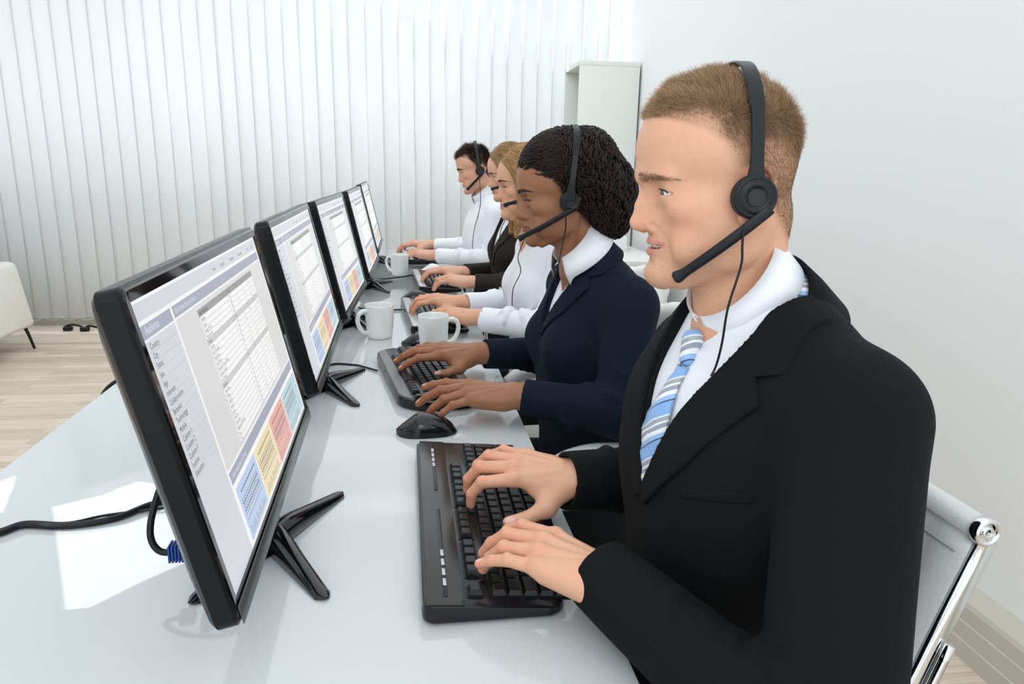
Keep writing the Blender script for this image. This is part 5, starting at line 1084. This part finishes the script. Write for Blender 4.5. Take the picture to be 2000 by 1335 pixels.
def white_shirt():
    o = dict(key='blonde', res=1.8, C0=Vy(1028, 355, 2.10), yaw=0, pitch=-2, hs=.93, fem=1, skin=(.66, .36, .225), lipc=(.55, .17, .15), nail=(.75, .45, .38), browc=(.14, .07, .035), hairc=(.30, .16, .065), hairl=(.72, .47, .22), eye=3.2, lip=1.05, mouth=2.6, smile=1, iris=('hazel', (.10, .12, .07)), gaze_down=8,
             brow_s=.85, brow_t=3.4, brow_arch=1.4, lid_dark=.45, lash=1.6, neck=(-8, 0, -150), neckr=(40, 40), nose_tip=(101, -30), nasion=98, hump=-.5, nose_w=.88, lip_x=-2, cup_x=10, ear_x=4, hk='fem', mic=(92, 40, -54), verge=.08, hand=.94,
             cable=[Vy(1028, 455, 2.03), Vy(1012, 500, 2.0), Vy(1017, 530, 2.0), Vy(1002, 565, 1.98), Vy(1000, 605, 1.97)])
    Mh = head_matrix(o); c = V3(*o['C0']); y = c[1]; b = dict(neck=(c[0]+.045, y, c[2]-.150), shL=(c[0]+.075, y-.152, c[2]-.205), shR=(c[0]+.075, y+.152, c[2]-.205), yc=y, cx=c[0]+.062, elL=(.375, y-.20, .785), elR=(.375, y+.19, .785), wrL=(.205, 1.985, .795), wrR=(.175, 2.200, .797), cuff=.035, girth=.86, arm=.92, bust=[(-.055, .06, -.155, .055), (-.055, -.06, -.155, .055)], rot=10); setup(b)
    r = person_root(b, 'smiling blonde woman in a white shirt and headset, third from the camera')
    pL = dict(RELAX, fore=b['elL_w']); pR = dict(i=(6, 16, 42, 24), m=(0, 14, 44, 24), r=(-6, 12, 42, 24), p=(-14, 10, 36, 22), t=((.044, .046, -.016), (.070, .052, -.026), (.094, .048, -.032)), fore=b['elR_w'])
    body_mesh(o, b, Mh, r, [((.190, 1.997, .799), (-.90, .42, .06), (.02, -.05, 1), 1, pL), ((.160, 2.203, .802), (-.96, .10, .10), (.02, -.2, 1), -1, pR)]); add_face_bits(o, Mh, r); headset(o, Mh, 'black headset on the smiling blonde woman in the white shirt')
    blonde_locks(o, Mh, r, 12, 6500); blouse(o, b, c+V3(.028, 0, -.106), unit(V3(-.5, 0, .86)), r, m_shirt, .004, True, 0, open_v=[(.042, c[2]-.06), (.036, c[2]-.13), (0, c[2]-.215)], big=.1); trousers(b, m_suit, r)
# ---- the blonde woman in the dark brown blazer
def brown():
    o = dict(key='fair', res=2.6, C0=Vy(996, 335, 2.80), yaw=2, pitch=4, hs=.93, fem=1, skin=(.68, .38, .26), lipc=(.55, .18, .16), nail=(.75, .45, .38), browc=(.2, .11, .06), hairc=(.26, .14, .06), hairl=(.62, .40, .20), eye=3.0, lip=1, iris=('hazel', (.10, .12, .07)), gaze_down=20,
             brow_t=3.2, lid_dark=.35, lash=1.2, neck=(-8, 0, -150), neckr=(40, 40), nose_tip=(101, -30), nasion=97, hump=-1, nose_w=.9, lip_x=-2, cup_x=10, hk='fem', mic=(104, 36, -48), hand=.94, cable=[Vy(990, 420, 2.72), Vy(978, 450, 2.70), Vy(975, 480, 2.68)])
    Mh = head_matrix(o); c = V3(*o['C0']); y = c[1]; b = dict(neck=(c[0]+.035, y, c[2]-.155), shL=(c[0]+.060, y-.152, c[2]-.21), shR=(c[0]+.060, y+.152, c[2]-.21), yc=y, cx=c[0]+.045, elL=(.40, y-.20, .785), elR=(.40, y+.18, .785), wrL=(.240, 2.605, .795), wrR=(.225, 2.850, .797), cuff=.036, girth=.88, bust=[(-.055, .06, -.155, .055), (-.055, -.06, -.155, .055)], rot=8); setup(b)
    r = person_root(b, 'woman with light hair in a dark brown blazer, mostly hidden behind the smiling blonde woman')
    pL = dict(RELAX, fore=b['elL_w']); pR = dict(RELAX, fore=b['elR_w'])
    body_mesh(o, b, Mh, r, [((.228, 2.612, .800), (-.84, .52, .06), (.02, -.05, 1), 1, pL), ((.212, 2.848, .802), (-.98, .02, .08), (.02, -.1, 1), -1, pR)]); add_face_bits(o, Mh, r); headset(o, Mh, 'black headset on the woman in the dark brown blazer')
    blonde_locks(o, Mh, r, 15, 4500); c0 = c+V3(.026, 0, -.108); ax = unit(V3(-.5, 0, .86)); blouse(o, b, c0, ax, r, m_shirt, .005, False, -.008, open_v=[(.04, c[2]-.06), (.036, c[2]-.13), (0, c[2]-.20)], big=.2)
    blazer(o, b, c0, ax, r, mat('blazer_brown', (.017, .011, .008), .75, spec=.25), .0048, .845, .85, .85); trousers(b, m_suit, r)
# ---- the dark-haired man in the white shirt
def far_man():
    o = dict(key='dark', res=2.2, C0=Vy(930, 325, 3.45), yaw=4, pitch=9, hs=1.0, skin=(.66, .37, .25), lipc=(.52, .22, .18), nail=(.75, .45, .38), browc=(.03, .018, .012), hairc=(.014, .008, .006), hairl=(.06, .034, .022), eye=2.6, iris=('dark', (.015, .008, .005)), gaze_down=28,
             brow_t=4.2, brow_s=.95, lid_dark=.35, neck=(-8, 0, -150), neckr=(45, 45), nose_tip=(103, -31), nasion=98, hump=1, nose_w=.9, lip_x=-3, cup_x=8, hl0=10, hl1=17, hfr=-4, hr=.6, comb=(.6, -.3, -.1), lift=.22, mic=(80, 52, -76), cable=[Vy(938, 400, 3.36), Vy(926, 450, 3.30), Vy(921, 500, 3.26)])
    Mh = head_matrix(o); c = V3(*o['C0']); y = c[1]; b = dict(neck=(c[0]+.040, y, c[2]-.152), shL=(c[0]+.070, y-.170, c[2]-.215), shR=(c[0]+.070, y+.170, c[2]-.215), yc=y, cx=c[0]+.060, elL=(.365, 3.235, .800), elR=(.350, 3.62, .82), wrL=(.140, 3.375, .800), wrR=(.135, 3.665, .815), cuff=.036, arm=.92, girth=.92, pecs=.06, rot=8); setup(b)
    r = person_root(b, 'dark-haired man in a white shirt, the farthest person along the desk')
    pL = dict(RELAX, fore=b['elL_w']); pR = dict(RELAX, fore=b['elR_w'])
    V, Q, N, m = body_mesh(o, b, Mh, r, [((.125, 3.385, .803), (-.86, .50, .05), (.02, -.05, 1), 1, pL), ((.118, 3.668, .820), (-.98, .05, .04), (.02, -.1, 1), -1, pR)]); add_face_bits(o, Mh, r); short_hair(o, V, Q, N, m, Mh, r, 16000, 5); headset(o, Mh, 'black headset on the dark-haired man farthest away')
    blouse(o, b, c+V3(.024, 0, -.110), unit(V3(-.5, 0, .86)), r, m_shirt, .0045, True, 0, open_v=[(.04, c[2]-.06), (.03, c[2]-.13), (0, c[2]-.17)]); trousers(b, m_suit, r)
man()
navy()
white_shirt()
brown()
far_man()
# ------------------------------------------------------------------ chairs
m_leather = mat('white_leather', (0.62, 0.645, 0.645), 0.33, bump=(240, .10, 3), coat=.15)
m_seam = mat('seam_thread', (0.35, 0.36, 0.36), 0.6)
def sling_chair(x, y, label, dz=0.0, group='white leather and chrome desk chairs'):
    r = root('desk_chair', (x, y, 0), label, 'chair', group); o = V3(x, y, dz); hw = .235
    # side profile of the one-piece sling: front roll, seat, back, top roll   (x forward is negative)
    prof = spline([(-.235, .455), (-.20, .470), (-.10, .455), (.02, .440), (.10, .445), (.155, .490), (.185, .570), (.215, .680), (.250, .800), (.285, .905)], 46)
    for nm, sl in (('seat', slice(0, 23)), ('backrest', slice(22, 46))):
        P = prof[sl]; G = [[o+V3(p[0], w, p[1]) for w in np.linspace(-hw, hw, 13)] for p in P]; sh = MB().grid(G).build(nm, m_leather, r, solid=.014, offset=0)
        for i in range(2, len(P)-1, 4): MB().tube([o+V3(P[i][0]-.0075 if nm == 'backrest' else P[i][0], w, P[i][1]+(.0025 if nm == 'backrest' else .0078)) for w in np.linspace(-hw+.01, hw-.01, 8)], .0009, 5).build('seam', m_seam, sh)
    for (cx_, cz) in ((.285, .915), (-.240, .450)):
        MB().tube([o+V3(cx_, w, cz) for w in (-hw, hw)], .012, 20).build('leather_roll', m_leather, r)
        for s in (-1, 1):
            M = trs(o+V3(cx_, s*(hw+.004), cz), np.array([[1, 0, 0], [0, 0, s], [0, -s, 0.]]).astype(float))
            MB().lathe([(.001, -.006), (.0115, -.006), (.0140, -.003), (.0145, .002), (.0140, .005), (.012, .007), (.0095, .006), (.0078, .003), (.0078, .002), (.0066, .002), (.0062, .005), (.0047, .006), (.0025, .005), (.0022, .003), (.001, .003)], 40, M).build('end_cap', m_chrome, r)
    for s in (-1, 1):
        pts = [o+V3(p[0]+.004, s*(hw+.004), p[1]-.004) for p in prof[1:]]+[o+V3(.285, s*(hw+.004), .915)]
        b = MB(); G = []
        T = np.gradient(np.array(pts), axis=0)
        for p, t in zip(pts, T): n_ = unit(np.cross(t, (0, 1, 0))); G.append([p+n_*.011*math.cos(a)+V3(0, .0055*math.sin(a), 0) for a in np.linspace(0, 2*math.pi, 13)])
        b.grid(G); b.build('side_rail', m_chrome, r)
        b = MB(); b.tube(spline([o+V3(.262, s*(hw+.014), .800), o+V3(.245, s*(hw+.014), .745), o+V3(.225, s*(hw+.013), .69)], 8), .005, 8); b.build('spring_bar', m_chrome, r)
        # arm: chrome loop with a leather sleeve
        ap = spline([o+V3(.215, s*(hw+.010), .675), o+V3(.10, s*(hw+.045), .695), o+V3(-.06, s*(hw+.055), .700), o+V3(-.135, s*(hw+.052), .676), o+V3(-.165, s*(hw+.045), .615), o+V3(-.12, s*(hw+.025), .52), o+V3(-.06, s*(hw+.008), .455)], 40)
        arm = MB().tube(ap, .0075, 10).build('armrest', m_chrome, r)
        G = []
        for p, q in zip(ap[5:23], ap[6:24]):
            t = unit(q-p); u_ = unit(np.cross(t, (0, 1, 0))); G.append([p+V3(0, .020*math.cos(a), 0)+u_*.0135*math.sin(a) for a in np.linspace(0, 2*math.pi, 17)])
        G = np.array(G); b = MB(); b.grid(G); b.add(G[0][:-1], [tuple(range(16))]); b.add(G[-1][:-1], [tuple(range(16))[::-1]]); b.build('arm_pad', m_leather, arm)
    b = MB(); b.tube([o+V3(0, -hw, .425), o+V3(0, hw, .425)], .011, 10); b.build('cross_bar', m_chrome, r)
    b = MB(); b.tube([o+V3(0, 0, .43), o+V3(0, 0, .30)], .022, 16); b.tube([o+V3(0, 0, .30), o+V3(0, 0, .09-dz)], .028, 16); b.build('gas_column', m_chrome, r)
    for k in range(5):
        a = math.radians(72*k+20); d = V3(math.cos(a), math.sin(a), 0)
        lg = MB().tube([V3(x, y, .105), V3(x, y, .09)+d*.15, V3(x, y, .072)+d*.29], [.018, .015, .011], 10).build('leg', m_chrome, r)
        c = V3(x, y, .027)+d*.295; w = MB(); Mw = trs(c, np.array([[math.cos(a), 0, -math.sin(a)], [math.sin(a), 0, math.cos(a)], [0, 1, 0.]]).astype(float))
        for zz in (-.018, .006): w.lathe([(.001, zz), (.022, zz), (.026, zz+.003), (.026, zz+.010), (.022, zz+.013), (.001, zz+.013)], 20, Mw)
        w.tube([c+V3(0, 0, .0), c+V3(0, 0, .045)], .006, 8); w.build('caster', m_black, lg)
    return r
sling_chair(.250, .79, 'white leather and chrome armchair under the man in the black suit', -.022)
# the woman's chair: rounded padded shell
def shell_chair(x, y, label, turn=0.0):
    r = root('desk_chair', (x, y, 0), label, 'chair', 'rounded white padded desk chairs'); m = mat('cream_leather', (0.78, 0.78, 0.74), 0.4, bump=(200, .08, 3)); M = trs((x, y, 0)) @ rotz(turn)
    F = Field((.0, -.29, .44), (.32, .29, .99), .009); first = True
    for v in np.linspace(0, 1, 11):
        hw_ = .205*(1-max(0, v-.62)**2*1.6); z = .50+.40*v; pts = [(.185+.065*v-.10*(u_/1.0)**2, hw_*u_, z-.045*abs(u_)**2.6*v) for u_ in np.linspace(-1, 1, 9)]
        F.chain(pts, [.022+.006*math.cos(q*math.pi/4)**2 for q in range(9)], 0 if first else .016); first = False
    V, Q = F.mesh(); bk = mesh_obj('backrest', xf(M, V), Q, m, r)
    for u_ in (-.55, -.18, .18, .55): MB().tube(xf(M, spline([(.185+.065*v-.10*u_*u_-.0265, .205*u_, .50+.40*v-.045*abs(u_)**2.6*v) for v in np.linspace(.08, 1, 8)], 24)), .0016, 6).build('seam', m_seam, bk)
    MB().box((-.24, -.235, .43), (.20, .235, .50), M=M, bev=.03, seg=4).build('seat', m, r)
    mb_ = mat('brown_leather_band', (.20, .11, .075), .5); MB().tube(xf(M, spline([(.24, -.225, .69), (.27, -.13, .715), (.275, 0, .72), (.27, .13, .715), (.24, .225, .69)], 24)), .020, 12).build('rear_band', mb_, r)['label'] = 'brown band behind the backrest'
    m_arm = m_leather
    for s in (-1, 1):
        MB().tube(xf(M, spline([(.18, s*.22, .62), (.10, s*.275, .690), (-.05, s*.285, .700), (-.135, s*.28, .67), (-.15, s*.27, .60), (-.10, s*.25, .52), (-.03, s*.23, .46)], 40)), .0075, 10).build('armrest', m_chrome, r)
        ap = xf(M, spline([(.10, s*.275, .692), (.02, s*.281, .700), (-.05, s*.285, .702), (-.10, s*.283, .690), (-.135, s*.280, .668)], 16)); b = MB(); b.tube(ap, [.018, .020, .021, .020, .017], 14); b.build('arm_pad', m_arm, r)
    MB().tube([(x, y, .43), (x, y, .09)], .026, 16).build('gas_column', m_chrome, r)
    for k in range(5):
        a = math.radians(72*k+50); d = V3(math.cos(a), math.sin(a), 0); lg = MB().tube([V3(x, y, .105), V3(x, y, .09)+d*.15, V3(x, y, .065)+d*.29], [.018, .015, .011], 10).build('leg', m_chrome, r)
        MB().tube([V3(x, y, .025)+d*.29+V3(-d[1], d[0], 0)*.02, V3(x, y, .025)+d*.29-V3(-d[1], d[0], 0)*.02], .025, 16).build('caster', m_black, lg)
    return r
shell_chair(.385, 1.50, 'rounded cream leather chair seen behind the back of the woman in navy')
shell_chair(.52, 2.13, 'rounded cream leather chair under the blonde woman in the white shirt')
shell_chair(.43, 2.82, 'rounded cream leather chair under the woman in the dark brown blazer')
shell_chair(.42, 3.46, 'rounded cream leather chair under the dark-haired man')
